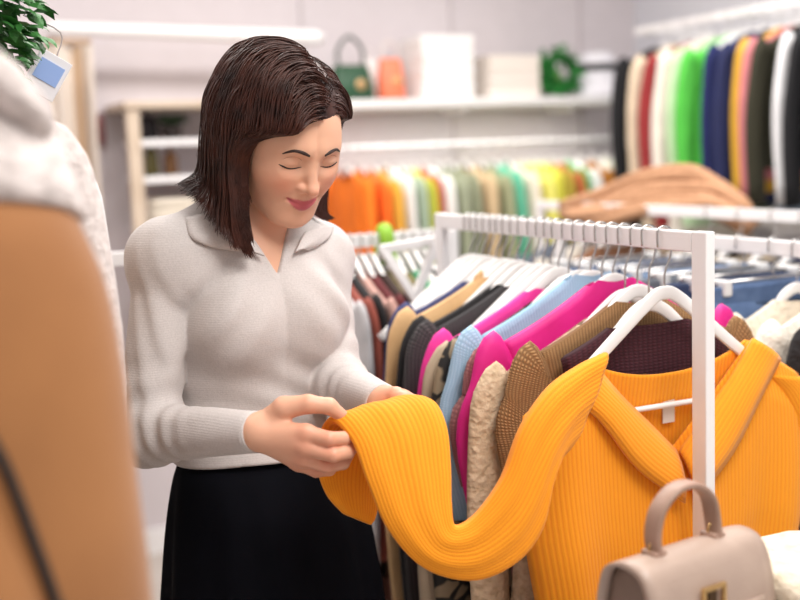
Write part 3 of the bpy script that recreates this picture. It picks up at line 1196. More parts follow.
def rack(base_a, base_b, ztop, label, group, name='clothes_rack', hh=.029, ww=.0165, mt=None, posts=True):
    """free-standing rack: rail of rectangular tube, a post and a foot at each end; base points lie on the floor under the rail"""
    mt = mt or M_WHITE
    a, b = np.array(base_a, float), np.array(base_b, float)
    a[2] = b[2] = 0
    u = nrm(b - a); L = np.linalg.norm(b - a)
    ang = math.atan2(u[1], u[0]) - math.pi / 2            # local y runs along the rail
    root = thing(name, a, label, 'clothes rack', group, ang)
    bevel(MB().box((0, L / 2, ztop - hh / 2), (ww, L + .031, hh)).build('rail', mt, root), .002)
    if posts:
        for y in (-.031, L + .031):
            bevel(MB().box((0, y, ztop / 2 + .016), (ww, .031, ztop + .002 - .032)).build('post', mt, root), .002)
            f = MB().box((0, y, .028), (.40, .031, .022))
            bevel(f.build('foot', mt, root), .003)
            for s in (-1, 1):
                MB().tube([(s * .18, y, 0), (s * .18, y, .018)], [.014, .012], 10).build('glide', mat('rubber', (40, 40, 42), .6), root, True)
    else:
        for y in (.05, L / 2, L - .05):
            bevel(MB().box((0, y, ztop - hh - .1), (ww, .02, .2)).build('bracket', mt, root), .002)
    return root


def folds(pos, ang, name, label, cat, group, mt, size, layers, seed=0):
    """a pile of folded cloth: each layer a soft loop, one mesh"""
    g = np.random.default_rng(seed)
    root = thing(name, pos, label, cat, group, ang)
    w, d, h = size
    m = MB()
    th = h / layers
    for k in range(layers):
        rings = []
        for i in range(13):
            x = -w / 2 + w * i / 12
            e = 1 - .25 * abs(2 * x / w) ** 6
            dz = .0015 * (1 + math.sin(5 * x / w + k))
            rings.append([np.array([x, (d / 2) * e * math.copysign(abs(math.cos(a)) ** .35, math.cos(a)) + .004 * math.sin(3 * i + k), th * (k + .5) + dz + th * .5 * e * math.copysign(abs(math.sin(a)) ** .7, math.sin(a))]) for a in np.linspace(0, 2 * math.pi, 24, endpoint=False)])
        m.loft(rings)
    m.build('folded_cloth', mt, root, True)
    return root
# ---------------------------------------------------------------- the front rack
POST = at(703, 232, 1.555)
ZR = POST[2]                                            # top of the rail
PX = np.array([POST[0], POST[1], 0.0])
HANG = EA                                               # hangers stand square to the rail
RACK_LEN = .735
rack(PX + D2 * .031, PX + D2 * (.031 + RACK_LEN), ZR, 'white square-tube clothes rack the orange sweater hangs on', None)
GH1, GC1 = 'white hangers on the front rack', 'clothes hanging on the front rack'


def on_rack(s):
    p = PX + D2 * s
    return (p[0], p[1], ZR)


# the orange sweater
M_ORANGE = mat('orange rib knit', (248, 158, 16), .85, kind='rib', rgb2=(240, 142, 8), strength=.17, scale=1.9, sheen=.1)
M_ORANGE2 = mat('orange band knit', (248, 158, 16), .85, kind='rib', rgb2=(243, 148, 10), strength=.16, scale=3.2, sheen=.2)
SWP = tuple(np.array(on_rack(.085)) + E2 * .008)
hanger(on_rack(.085), HANG, 'white hanger inside the orange sweater, beside the white post', GH1, drop=.158, span=.215, neck=.094)
sw = thing('sweater', SWP, 'orange ribbed V-neck sweater on the rack end, one sleeve pulled out', 'sweater', None, HANG)
SW_INV = np.array(frame(SWP, HANG).inverted())


def swl(p):
    return SW_INV[:3, :3] @ np.asarray(p) + SW_INV[:3, 3]


NW, SHW = .150, .255
ZS = lambda x: -.074 - .76 * np.abs(x) * (1 - .10 * np.abs(x) / SHW)


def sweater_panel(front):
    nu, nv = 72, 56
    V, UV = [], []
    for v in np.linspace(0, 1, nv + 1) ** 1.15:
        for u in np.linspace(-1, 1, nu + 1):
            x0 = u * SHW
            w = SHW - .014 * min(1, v * 1.6) + .012 * math.sin(v * 5)
            x = u * w
            if front:
                k = 1 - abs(x0) / NW
                zt = ZS(x0) if abs(x0) >= NW else ZS(NW) - .150 * k ** .92
            else:
                zt = ZS(x0) if abs(x0) >= NW else ZS(NW) - .035 * (1 - (abs(x0) / NW) ** 2.2)
            zb = -.70 - .012 * math.cos(u * 3)
            z = zt + (zb - zt) * v
            e = max(0, 1 - abs(u) ** 6) ** .5
            depth = (.020 + .014 * min(1, v * 2)) if front else .014
            y = depth * e * min(1, .12 + v * 6)
            drape = .010 * math.sin(7 * u + 1.1) * min(1, v * 1.8) + .006 * math.sin(15 * u + 2 * v) * v
            y = (-y - drape * e) if front else (y + drape * .3 * e)
            if v == 0 and abs(x0) >= NW: y = 0
            V.append((x, y, z)); UV.append((u * .27, v * .62))
    n1 = nu + 1
    F = [(i * n1 + j, i * n1 + j + 1, (i + 1) * n1 + j + 1, (i + 1) * n1 + j) for i in range(nv) for j in range(nu)]
    return V, F, UV


m = MB()
for fr in (True, False):
    v_, f_, u_ = sweater_panel(fr)
    m.add(v_, f_ if fr else [q[::-1] for q in f_], u_)
swb = make_obj('body', m.v, m.f, M_ORANGE, sw, True, m.uv)
weld(swb, 3e-4)
solidify(swb, .005, 0)
# neckband: a broad band along both sides of the V and round the back
for s in (-1, 1):
    ed = [(s * .004, ZS(NW) - .150), (s * .053, ZS(NW) - .150 * (1 - .053 / NW) ** .92), (s * .103, ZS(NW) - .150 * (1 - .103 / NW) ** .92), (s * NW, ZS(NW) + .004)]
    ot = [(s * .010, ZS(NW) - .222), (s * .088, ZS(NW) - .160), (s * .152, ZS(NW) - .078), (s * .205, ZS(.205) + .002)]
    rows = []
    for k in range(5):
        t = k / 4
        rows.append([(a[0] * (1 - t) + b[0] * t, -.012 - .010 * math.sin(math.pi * t) - (.016 * t + .004) * (1 - i / 3.0) - .012 * t * (i < 3), a[1] * (1 - t) + b[1] * t) for i, (a, b) in enumerate(zip(ed, ot))])
    R_ = [spline(r, 8) for r in rows]
    A = np.array(R_); na, nb_ = A.shape[:2]
    ob = make_obj('neckband', A.reshape(-1, 3), [(i * nb_ + j, i * nb_ + j + 1, (i + 1) * nb_ + j + 1, (i + 1) * nb_ + j) for i in range(na - 1) for j in range(nb_ - 1)],
                  M_ORANGE2, sw, True, [(i * .012, j * .008) for i in range(na) for j in range(nb_)])
    solidify(fix_normals(ob), .008)
# size label inside the neck
lb = MB().box((.004, .008, ZS(NW) - .085), (.022, .002, .055)).build('neck_label', mat('woven label', (226, 216, 204), .7), sw)


def flat_tube(stations, name, mt, parent, th=.028, n=36, steps=7, ends=True):
    """a soft flattened tube: each station gives its two edges as (px, py, depth)"""
    A = np.array([at(*s[0]) for s in stations]); B = np.array([at(*s[1]) for s in stations])
    thk = np.array([[s[2] if len(s) > 2 else th] for s in stations])
    A, B, thk = spline(A, steps), spline(B, steps), spline(thk, steps)[:, 0]
    C = (A + B) / 2
    T = np.gradient(C, axis=0)
    rings, UV, acc = [], [], 0
    Np = None
    for i in range(len(C)):
        ab = (A[i] - B[i]) / 2
        nn = np.cross(T[i], ab)
        nn = nrm(nn)
        if Np is not None and nn @ Np < 0: nn = -nn
        if Np is not None: nn = nrm(nn * .6 + Np * .4)
        Np = nn
        hw = np.linalg.norm(ab)
        r = []
        if i: acc += np.linalg.norm(C[i] - C[i - 1])
        for k in range(n):
            a = 2 * math.pi * k / n
            ca, sa = math.cos(a), math.sin(a)
            off = .5 * thk[i] * math.copysign(abs(sa) ** .75, sa) * (1 + .10 * math.sin(3 * ca * 3 + i * .12))
            r.append(C[i] + ab * math.copysign(abs(ca) ** .85, ca) + nn * off)
            UV.append((ca * .075 if sa >= 0 else ca * .075 + .3, acc))
        rings.append(r)
    V = np.array(rings).reshape(-1, 3)
    F = [(i * n + k, i * n + (k + 1) % n, (i + 1) * n + (k + 1) % n, (i + 1) * n + k) for i in range(len(rings) - 1) for k in range(n)]
    F2 = list(F)
    if ends:
        F2 += [tuple(range(n - 1, -1, -1)), tuple(range((len(rings) - 1) * n, len(rings) * n))]
    o = make_obj(name, V, F2, mt, parent, True, UV, True)
    return fix_normals(o)


flat_tube([
    ((606, 352, 1.490), (566, 452, 1.470), .030),
    ((578, 366, 1.470), (552, 468, 1.455), .040),
    ((548, 388, 1.450), (546, 492, 1.445), .046),
    ((521, 426, 1.435), (541, 528, 1.440), .046),
    ((502, 476, 1.425), (517, 561, 1.430), .044),
    ((476, 513, 1.420), (474, 580, 1.420), .040),
    ((456, 525, 1.415), (424, 568, 1.412), .036),
    ((452, 505, 1.420), (388, 530, 1.408), .030),
    ((451, 466, 1.435), (367, 482, 1.412), .024),
    ((447, 427, 1.455), (352, 442, 1.424), .022),
    ((434, 402, 1.480), (332, 421, 1.445), .022),
    ((410, 401, 1.510), (321, 432, 1.470), .022),
    ((388, 440, 1.515), (318, 458, 1.485), .020),
    ((381, 486, 1.510), (318, 474, 1.487), .020),
    ((376, 516, 1.507), (327, 496, 1.487), .020),
    ((371, 525, 1.503), (342, 513, 1.490), .012)], 'sleeve', M_ORANGE, sw)
# the other sleeve hangs straight down
path = spline([(.235, .0, ZS(.235) - .012), (.262, -.004, ZS(.255) - .04), (.296, -.008, -.38), (.318, -.01, -.56), (.318, -.01, -.74)], 6)
rings = []
for i, p in enumerate(path):
    t = i / (len(path) - 1)
    rings.append([p + np.array([1, 0, -.2]) * (.062 - .014 * t) * math.cos(a) + np.array([0, 1, 0]) * .028 * math.sin(a) for a in np.linspace(0, 2 * math.pi, 24, endpoint=False)])
MB().loft(rings).build('sleeve', M_ORANGE, sw, True)

# everything behind it on the same rail, from the post backwards
K = mat
M_FL = K('cream fleece', (228, 212, 188), .95, kind='fleece', rgb2=(200, 182, 156), strength=.6)
rows1 = [
    # s, name, label, category, material, options
    (.122, 'jumper', 'dark maroon fine knit jumper showing inside the neck of the orange sweater', 'jumper', K('maroon knit', (72, 24, 36), .9, kind='knit', rgb2=(52, 16, 26)), dict(hw=.16, sleeve=0, nw=.070, dip=.02, T=.018, length=.6, top=.10)),
    (.150, 'cardigan', 'tan waffle-knit cardigan with bulky shoulder, right behind the orange sweater', 'cardigan', K('tan waffle knit', (176, 136, 92), .95, kind='knit', rgb2=(126, 92, 58), strength=.5, scale=1.7), dict(hw=.185, hem=.135, sleeve=.20, nw=.042, dip=.05, T=.018, length=.7, top=.082)),
    (.181, 'coat', 'long cream teddy coat with pale fleece edge behind the tan waffle cardigan', 'coat', K('cream teddy cloth', (216, 194, 164), .95, kind='fleece', rgb2=(190, 166, 134), strength=.5), dict(hw=.225, sleeve=.55, nw=.07, top=.092, dip=.08, T=.018, length=.98, trim=M_FL)),
    (.212, 'blouse', 'magenta pink blouse with soft gathered shoulder between cream coat and dusty rose cardigan', 'blouse', K('magenta satin', (226, 30, 142), .6, kind='noise', rgb2=(206, 20, 122), strength=.2), dict(hw=.21, sleeve=.26, hem=.155, nw=.034, top=.060, fold=1.6, dip=.05, T=.018, length=.55)),
    (.242, 'cardigan', 'dusty rose cardigan hanging behind the magenta blouse', 'cardigan', K('dusty rose knit', (168, 118, 116), .9, kind='knit', scale=1.6, strength=.3, rgb2=(138, 92, 94)), dict(hw=.21, sleeve=.17, hem=.165, nw=.06, top=.084, dip=.06, T=.018, length=.66)),
    (.273, 'jumper', 'light blue jumper with pale blue shoulder, behind the dusty rose cardigan', 'jumper', K('light blue knit', (176, 206, 228), .9, kind='knit', scale=1.8, strength=.3, rgb2=(150, 184, 210)), dict(hw=.215, sleeve=.26, hem=.155, nw=.034, top=.056, dip=.05, T=.018, length=.45)),
    (.305, 'dress', 'long black and beige snake-print dress below the light blue jumper', 'dress', K('snake print', (148, 130, 104), .7, kind='snake', rgb2=(30, 28, 26), scale=.55), dict(hw=.222, sleeve=.5, nw=.062, dip=.06, T=.018, length=1.05)),
    (.336, 'jacket', 'dark olive brown jacket with taupe sleeves, behind the snake-print dress', 'jacket', K('dark olive cotton', (74, 66, 50), .85, kind='noise', rgb2=(60, 54, 40)), dict(hw=.226, sleeve=.62, nw=.07, top=.082, dip=.06, T=.018, length=.95, mt2=K('taupe wool', (190, 172, 148), .9, kind='noise', rgb2=(174, 156, 132)))),
    (.367, 'top', 'hot pink top peeping out behind the olive jacket', 'top', K('hot pink jersey', (240, 60, 160), .8, kind='noise', rgb2=(222, 44, 144)), dict(hw=.215, sleeve=.40, nw=.056, dip=.05, T=.018, length=.56)),
    (.445, 'cardigan', 'charcoal grey chunky knit cardigan behind the hot pink top', 'cardigan', K('charcoal knit', (84, 80, 80), .95, kind='knit', rgb2=(50, 48, 50), strength=.6, scale=1.5), dict(hw=.205, sleeve=.56, nw=.062, dip=.06, T=.018, length=.72)),
    (.478, 'jacket', 'plain black jacket between charcoal cardigan and camel coat', 'jacket', K('black wool', (26, 25, 27), .9, kind='noise', rgb2=(34, 32, 34)), dict(hw=.20, sleeve=.55, nw=.062, dip=.06, T=.018, length=.70)),
    (.532, 'coat', 'light camel coat with smooth rounded shoulder, behind the plain black jacket', 'coat', K('camel wool', (214, 176, 128), .9, kind='noise', rgb2=(200, 160, 112)), dict(hw=.20, sleeve=.60, nw=.06, top=.064, dip=.08, T=.018, length=1.0, collar='lapel')),
    (.578, 'blouse', 'navy blue blouse, its shoulder showing above the camel coat', 'blouse', K('navy crepe', (52, 58, 104), .8, kind='noise', rgb2=(40, 46, 88)), dict(hw=.18, sleeve=.5, nw=.062, dip=.05, T=.018, length=.6)),
]
SS = [r[0] for r in rows1]
for i, (s, nm, lab, cat, mt, o) in enumerate(rows1):
    gap = min([abs(s - t) for t in SS if t != s])
    garment(on_rack(s), HANG, nm, lab, cat, GC1, mt, seed=i + 3, lim=min(.024, gap * .485), **o)
    hanger(on_rack(s), HANG, span=min(.205, o['hw'] - .045), drop=.68 * min(.205, o['hw'] - .045), neck=max(.085, o.get('top', .072) + .015), label='white hanger carrying the ' + lab.split(' showing')[0].split(' with')[0].split(' behind')[0].split(' between')[0].split(' hanging')[0].split(' right')[0].split(',')[0].split(' below')[0].split(' peeping')[0].split(' third')[0].split(' second')[0].split(' last')[0], group=GH1)

for k, (s, lab) in enumerate(((.392, 'first of two empty white hangers between hot pink top and charcoal cardigan'), (.417, 'second of two empty white hangers between hot pink top and charcoal cardigan'), (.505, 'empty white hanger between the plain black jacket and the camel coat'),
                            (.556, 'empty white hanger between the camel coat and the navy blouse'), (.605, 'first of four empty white hangers behind the navy blouse'), (.630, 'second of four empty white hangers behind the navy blouse'),
                            (.655, 'third of four empty white hangers behind the navy blouse'), (.678, 'last of four empty white hangers behind the navy blouse'))):
    hanger(on_rack(s), HANG, lab, GH1, bar=False, span=.20, drop=.136)
# ---------------------------------------------------------------- handbag on the counter, lower right
BAGC = at(684, 684, 1.27)
counter_z = round(BAGC[2] - .005, 3)
CT = np.array([BAGC[0] + .06, BAGC[1] + .02, 0])
ct = thing('display_counter', CT, 'white display counter under the taupe handbag', 'counter', None, EA)
bevel(MB().box((0, 0, counter_z - .015), (.50, .34, .03)).build('top_board', M_WHITE, ct), .003)
bevel(MB().box((0, 0, (counter_z - .03) / 2), (.46, .30, counter_z - .03)).build('body', M_WHITE, ct), .003)
M_BAG = mat('taupe leather', (178, 156, 142), .42, kind='suede', rgb2=(168, 146, 132), strength=.18, scale=3)
M_BAGD = mat('taupe leather gusset', (126, 106, 94), .5, kind='suede', rgb2=(112, 94, 82), strength=.2, scale=3)
M_GOLD = mat('gold hardware', (222, 186, 128), .25, 1.0)
bag = thing('handbag', (BAGC[0], BAGC[1], counter_z), 'taupe leather handbag with top handle and gold clasp on the counter', 'handbag', None, EA + R(8))
BW, BD, BH = .188, .088, .165
# body: tapering side profile lofted across the width
def bag_prof(x, ins=0.0):
    d0, d1 = BD / 2 - ins, BD / 2 * .74 - ins
    pts = [(-d0, .003 + ins), (-d0 * 1.02, BH * .4), (-d1 * 1.05, BH * .82), (-d1 * .7, BH * .965 - ins), (0, BH - ins), (d1 * .7, BH * .965 - ins), (d1 * 1.05, BH * .82), (d0 * 1.02, BH * .4), (d0, .003 + ins)]
    p = spline(pts, 4)
    return [np.array([x, a, b]) for a, b in p]
rings = [bag_prof(x, i) for x, i in ((-BW / 2 + .012, .010), (-BW / 2 + .012, .004), (-BW / 2 + .014, .003), (BW / 2 - .014, .003), (BW / 2 - .012, .004), (BW / 2 - .012, .010))]
MB().loft(rings).build('gusset', M_BAGD, bag, True)
shell = [bag_prof(x) for x in np.linspace(-BW / 2, BW / 2, 12)]
m = MB().loft(shell, False, False)
o = m.build('body', M_BAG, bag, True)
solidify(o, .0035, 1)
# front flap
fl = [(BD / 2 * .50, BH * .985), (0, BH + .004), (-BD / 2 * .55, BH * .99), (-BD / 2 * .86, BH * .84), (-BD / 2 * 1.04, BH * .56), (-BD / 2 * 1.09, BH * .40)]
p = spline(fl, 5)
rows = []
for k, (y, z) in enumerate(p):
    t = k / (len(p) - 1)
    hw_ = BW / 2 + .002 - .012 * max(0, (t - .75) / .25) ** 2
    rows.append([np.array([x * hw_, y - .003, z + .0015]) for x in np.linspace(-1, 1, 14)])
G = np.array(rows)
a_, b2 = G.shape[:2]
o = make_obj('flap', G.reshape(-1, 3), [(i * b2 + j, i * b2 + j + 1, (i + 1) * b2 + j + 1, (i + 1) * b2 + j) for i in range(a_ - 1) for j in range(b2 - 1)], M_BAG, bag)
solidify(fix_normals(o), .004)
flap = o
# raised tab and clasp
tab = [(-BD / 2 * 1.00, BH * .66), (-BD / 2 * 1.09, BH * .50), (-BD / 2 * 1.13, BH * .34)]
tp = spline(tab, 4)
G = np.array([[np.array([x * .045 + .03, y - .006, z]) for x in np.linspace(-1, 1, 5)] for y, z in tp])
a_, b2 = G.shape[:2]
o = make_obj('tab', G.reshape(-1, 3), [(i * b2 + j, i * b2 + j + 1, (i + 1) * b2 + j + 1, (i + 1) * b2 + j) for i in range(a_ - 1) for j in range(b2 - 1)], M_BAG, flap)
solidify(fix_normals(o), .004)
cz, cy = BH * .76, -BD / 2 * .955 - .009
m = MB()
for x, z, w, h in ((-.016, 0, .005, .030), (.016, 0, .005, .030), (0, .0135, .036, .005), (0, -.0135, .036, .005)):
    m.box((x - .008, cy, cz + z), (w, .005, h))
bevel(m.build('clasp', M_GOLD, flap), .001)
MB().box((-.008, cy + .003, cz), (.012, .004, .018)).build('clasp_core', mat('dark clasp metal', (84, 62, 40), .35, .8), flap)
# stitched line of the flap
MB().tube([(-BW / 2 + .03, -BD / 2 * .72 - .0055, BH * .93), (BW / 2 - .035, -BD / 2 * .72 - .0055, BH * .93), (BW / 2 - .030, -BD / 2 * 1.02 - .0055, BH * .60)], .0008, 5).build('seam', M_BAGD, flap, True)
# handle: a flat leather arch with metal rings and loops
hx, hh_ = .047, .068
arc = [(-hx, -.004, BH + .002), (-hx * 1.02, 0, BH + .026), (-hx * .86, 0, BH + .053), (-hx * .45, 0, BH + .070), (0, 0, BH + .075), (hx * .45, 0, BH + .070), (hx * .86, 0, BH + .053), (hx * 1.02, 0, BH + .026), (hx, -.004, BH + .002)]
pp = spline(arc, 5)
rings = []
for q, t in zip(pp, np.gradient(pp, axis=0)):
    t = nrm(t); n_ = nrm(np.cross(t, [0, 1, 0]))
    rings.append([q + n_ * .0042 * math.copysign(abs(math.sin(a)) ** .6, math.sin(a)) + np.array([0, 1, 0]) * .0115 * math.copysign(abs(math.cos(a)) ** .6, math.cos(a)) for a in np.linspace(0, 2 * math.pi, 16, endpoint=False)])
hd = MB().loft(rings).build('handle', mat('handle leather', (166, 134, 118), .45, kind='suede', rgb2=(142, 116, 98), scale=3, strength=.2), bag, True)
for s in (-1, 1):
    m = MB().tube([np.array([s * hx * 1.0 + .0072 * math.cos(a), .0, BH + .010 + .011 * math.sin(a)]) for a in np.linspace(0, 2 * math.pi, 17)], .0016, 6)
    m.build('handle_ring', M_GOLD, bag, True)
    bevel(MB().box((s * hx, -.001, BH + .005), (.019, .024, .013)).build('handle_loop', mat('handle leather', (0, 0, 0)), bag), .003)

M_CREAM = mat('cream knit', (232, 220, 198), .95, kind='fleece', rgb2=(214, 198, 172), strength=.45, scale=.7)
cp = at(815, 617, 1.34)
folds((cp[0], cp[1], counter_z), EA, 'folded_jumper', 'cream folded jumper on the counter beside the taupe handbag', 'jumper', None, M_CREAM, (.16, .20, max(.06, at(800, 556, 1.33)[2] - counter_z)), 2, 4)

# ---------------------------------------------------------------- coats at the left, close to the viewer
M_TAN = mat('tan suede', (158, 106, 60), .9, kind='suede', rgb2=(132, 84, 44), strength=.35, scale=.6, sheen=.25)
M_WFL = mat('white shearling', (226, 216, 212), .95, kind='fleece', rgb2=(196, 186, 182), strength=.35, scale=.9, sheen=.2)
LR = at(58, 90, 1.02)                                    # a point over the near coat's shoulder
LRAIL_Z = 1.72
lr0 = np.array([-.44, .92, 0])
lr1 = lr0 + D2 * 1.9
rack(lr0 - D2 * .32, lr1, LRAIL_Z, 'white clothes rack at the left edge carrying the shearling coats', None)
GL = 'coats on the left rack'


def on_left(s):
    p = lr0 + D2 * s
    return (p[0], p[1], LRAIL_Z)


coat = thing('coat', on_left(.06), 'tan suede coat with big white shearling collar, at the left edge', 'coat', GL, HANG)
wooden = mat('beech hanger', (206, 170, 122), .5)
hanger(on_left(.06), HANG, 'pale wooden hanger inside the tan shearling coat at the left edge', 'hangers on the left rack', mt=wooden, bar=False, span=.10, drop=.068)


def ring_at(stations, name, mt, parent, n=40, steps=6, p=.8, disp=0.0, dens=60, seed=1):
    """closed loft through stations ((edge A), (edge B), thickness) whose edges are (px, py, depth)"""
    A = spline(np.array([at(*s[0]) for s in stations]), steps); B = spline(np.array([at(*s[1]) for s in stations]), steps)
    th = spline(np.array([[s[2]] for s in stations]), steps)[:, 0]
    C = (A + B) / 2
    T = np.gradient(C, axis=0)
    g = np.random.default_rng(seed)
    rings = []
    for i in range(len(C)):
        ab = (A[i] - B[i]) / 2
        nn = nrm(np.cross(T[i], ab))
        r = []
        for k in range(n):
            a = 2 * math.pi * k / n
            e = 1 + disp * (g.random() - .5)
            r.append(C[i] + (ab * math.copysign(abs(math.cos(a)) ** p, math.cos(a)) + nn * .5 * th[i] * math.copysign(abs(math.sin(a)) ** p, math.sin(a))) * e)
        rings.append(r)
    return MB().loft(rings).build(name, mt, parent, True, True)


# tan body with the sleeve edge facing us; the white yoke and the rolled collar above
ring_at([((66, 218, .930), (-150, 212, .830), .10), ((82, 246, .925), (-160, 246, .825), .13), ((104, 300, .920), (-170, 310, .815), .15),
         ((120, 380, .915), (-180, 400, .805), .16), ((134, 480, .910), (-190, 500, .80), .16), ((148, 580, .905), (-200, 600, .80), .17), ((158, 700, .900), (-210, 720, .795), .17),
         ((165, 900, .90), (-210, 920, .79), .17)], 'body', M_TAN, coat)
ring_at([((-14, 70, .955), (-120, 50, .88), .07), ((24, 112, .948), (-130, 95, .86), .12), ((52, 158, .940), (-145, 150, .845), .135), ((73, 206, .932), (-150, 202, .832), .135), ((78, 226, .928), (-152, 222, .828), .12)],
        'shearling_yoke', M_WFL, coat, disp=.05, n=64, steps=12)
ring_at([((-40, 22, .86), (-62, 62, .84), .045), ((-4, 54, .86), (-26, 88, .845), .045), ((16, 76, .865), (-2, 108, .85), .045), ((38, 103, .875), (20, 126, .86), .04), ((52, 128, .885), (38, 138, .878), .02)],
        'shearling_collar', M_WFL, coat, disp=.06, n=48, steps=12)
MB().tube(spline([at(-30, 84, .872), at(-4, 110, .874), at(18, 130, .88), at(40, 146, .89)], 5), .0055, 8).build('collar_gap_shade', mat('dark brown gap shade', (84, 56, 38), .6), coat, True)  # dark brown tube painting in the shaded gap between collar and yoke
ring_at([((-25, 395, .842), (-200, 395, .78), .12), ((5, 466, .84), (-200, 480, .78), .125), ((31, 530, .838), (-205, 560, .775), .13), ((61, 612, .835), (-210, 640, .77), .14), ((90, 720, .83), (-220, 740, .77), .14)], 'front_panel', M_TAN, coat)
# dark zip along the front edge, lying on the suede
bpy.context.view_layer.update()


def on_coat(px, py):
    best = 9
    o_ = CAM
    d_ = nrm(at(px, py, 1.0) - CAM)
    for ch in coat.children:
        if ch.name.split('.')[0] in ('body', 'front_panel'):
            mi = ch.matrix_world.inverted()
            ok, p_, n_, k_ = ch.ray_cast(mi @ Vector(o_), (mi.to_3x3() @ Vector(d_)).normalized())
            if ok: best = min(best, (ch.matrix_world @ p_ - Vector(o_)).length)
    return o_ + d_ * (best - .002)


MB().tube(spline([on_coat(x, y) for x, y in ((-14, 432), (4, 464), (18, 498), (32, 536), (46, 574), (60, 614), (76, 660))], 4), .0042, 8).build('front_zip', mat('black tape', (24, 20, 20), .6), coat, True, True)

left_rows = [
    (.30, 'coat', 'brown coat with white shearling edge directly behind the tan suede coat', 'coat', mat('brown nappa', (150, 104, 62), .7, kind='suede', rgb2=(126, 84, 48)), dict(hw=.188, sleeve=.6, nw=.08, dip=.08, T=.05, length=.9, mt2=M_WFL, trim=M_WFL)),
    (.72, 'jacket', 'bright white jacket with dark buttons beside the standing woman', 'jacket', mat('bright white wool', (240, 236, 236), .9, kind='fleece', rgb2=(226, 222, 222), strength=.3), dict(hw=.27, sleeve=.6, nw=.07, dip=.07, T=.055, length=.72, collar='lapel')),
    (.50, 'blouse', 'leopard print blouse hanging between brown shearling coat and white jacket', 'blouse', mat('leopard print', (196, 152, 104), .8, kind='leopard', rgb2=(34, 24, 18)), dict(hw=.20, sleeve=.6, nw=.08, dip=.06, T=.04, length=.84)),
    (.98, 'jacket', 'black jacket with mustard sleeves behind the bright white jacket', 'jacket', mat('soft black', (30, 30, 34), .85, kind='noise'), dict(hw=.22, sleeve=.55, nw=.08, dip=.08, T=.04, length=.66, collar='lapel', mt2=mat('mustard lining', (196, 154, 48), .8))),
    (1.2, 'coat', 'off white coat hanging last on the left rack', 'coat', mat('off white wool', (226, 220, 214), .9, kind='noise'), dict(hw=.24, sleeve=.6, nw=.08, dip=.08, T=.045, length=.95, collar='lapel')),
]
for i, (s, nm, lab, cat, mt, o) in enumerate(left_rows):
    g_ = garment(on_left(s), HANG, nm, lab, cat, GL, mt, seed=50 + i, lim=.09, **o)
    hanger(on_left(s), HANG, 'white hanger holding the ' + lab.split(' directly')[0].split(' behind')[0].split(' hanging')[0].split(' beside')[0], 'hangers on the left rack', bar=False, span=.2, drop=.136)
    if nm == 'jacket' and i == 1:
        for k in range(4):
            MB().ball((.03, -.064, -.30 - .11 * k), (.012, .005, .012)).build('button', mat('horn button', (40, 30, 28), .4), g_, True)
# ---------------------------------------------------------------- shelf and rail on the back wall
def wall_item(px, py, off, tt=None):
    """point on the plane off metres in front of the back wall, seen at px, py"""
    ray = at(px, py, 1.0) - CAM
    n = -D2
    p0 = room(0, -off)
    k = ((p0 - CAM) @ n) / (ray @ n)
    return CAM + ray * k


SHZ = wall_item(480, 100, .16)[2]
sA, sB = wall_item(318, 105, .30), wall_item(618, 100, .30)
s0 = (sA - CORNER) @ E2
s1 = (sB - CORNER) @ E2
shelf = thing('display_shelf', room(s0, 0, SHZ - .03), 'long white wall shelf with bags and boxes along the back wall', 'shelf', None, EA)
Ls = s1 - s0
bevel(MB().box((Ls / 2, -.16, .015), (Ls, .32, .032)).build('board', M_WHITE, shelf), .003)
for t in (.12, .5, .88):
    bevel(MB().box((Ls * t, -.10, -.012), (.02, .19, .022)).build('bracket', M_WHITE, shelf), .002)
SHT = SHZ + .001
bevel(MB().box((Ls / 2, -.27, -.006), (Ls * .96, .03, .012)).build('light_strip', mat('diffuser', (250, 248, 244), .4), shelf), .002)
lp_ = room(s0 + Ls / 2, -.27, SHZ - .03 - .014)
area_light('shelf_strip_light', tuple(lp_), Ls * .94, .025, 3.2, (1, .97, .93), rz=EA)


def on_shelf(px, off=.17):
    p = wall_item(px, 96, off)
    return (p[0], p[1], SHT)


def shelf_scale(off=.17):
    return np.linalg.norm(wall_item(480, 96, off) - CAM) / FPX


U = shelf_scale()


def tote(px, label, w, h, d, mt, hmt, hh):
    root = thing('handbag', on_shelf(px), label, 'handbag', 'bags on the back shelf', EA)
    rings = []
    for z, a, b in ((0, .94, .9), (.004, 1, 1), (h * .5, .97, .8), (h * .92, .84, .45), (h, .80, .3)):
        rings.append([np.array([w / 2 * a * math.copysign(abs(math.cos(q)) ** .4, math.cos(q)), d / 2 * b * math.copysign(abs(math.sin(q)) ** .5, math.sin(q)), z]) for q in np.linspace(0, 2 * math.pi, 28, endpoint=False)])
    MB().loft(rings).build('body', mt, root, True)
    MB().tube(spline([(-w * .30, 0, h - .01), (-w * .30, 0, h + hh * .55), (0, 0, h + hh), (w * .30, 0, h + hh * .55), (w * .30, 0, h - .01)], 6), .008, 8).build('handle', hmt, root, True)
    MB().ball((w * .12, -d * .42, h * .45), (.022, .012, .022)).build('clasp', mat('brass clasp', (206, 168, 120), .3, .8), root, True)
    return root


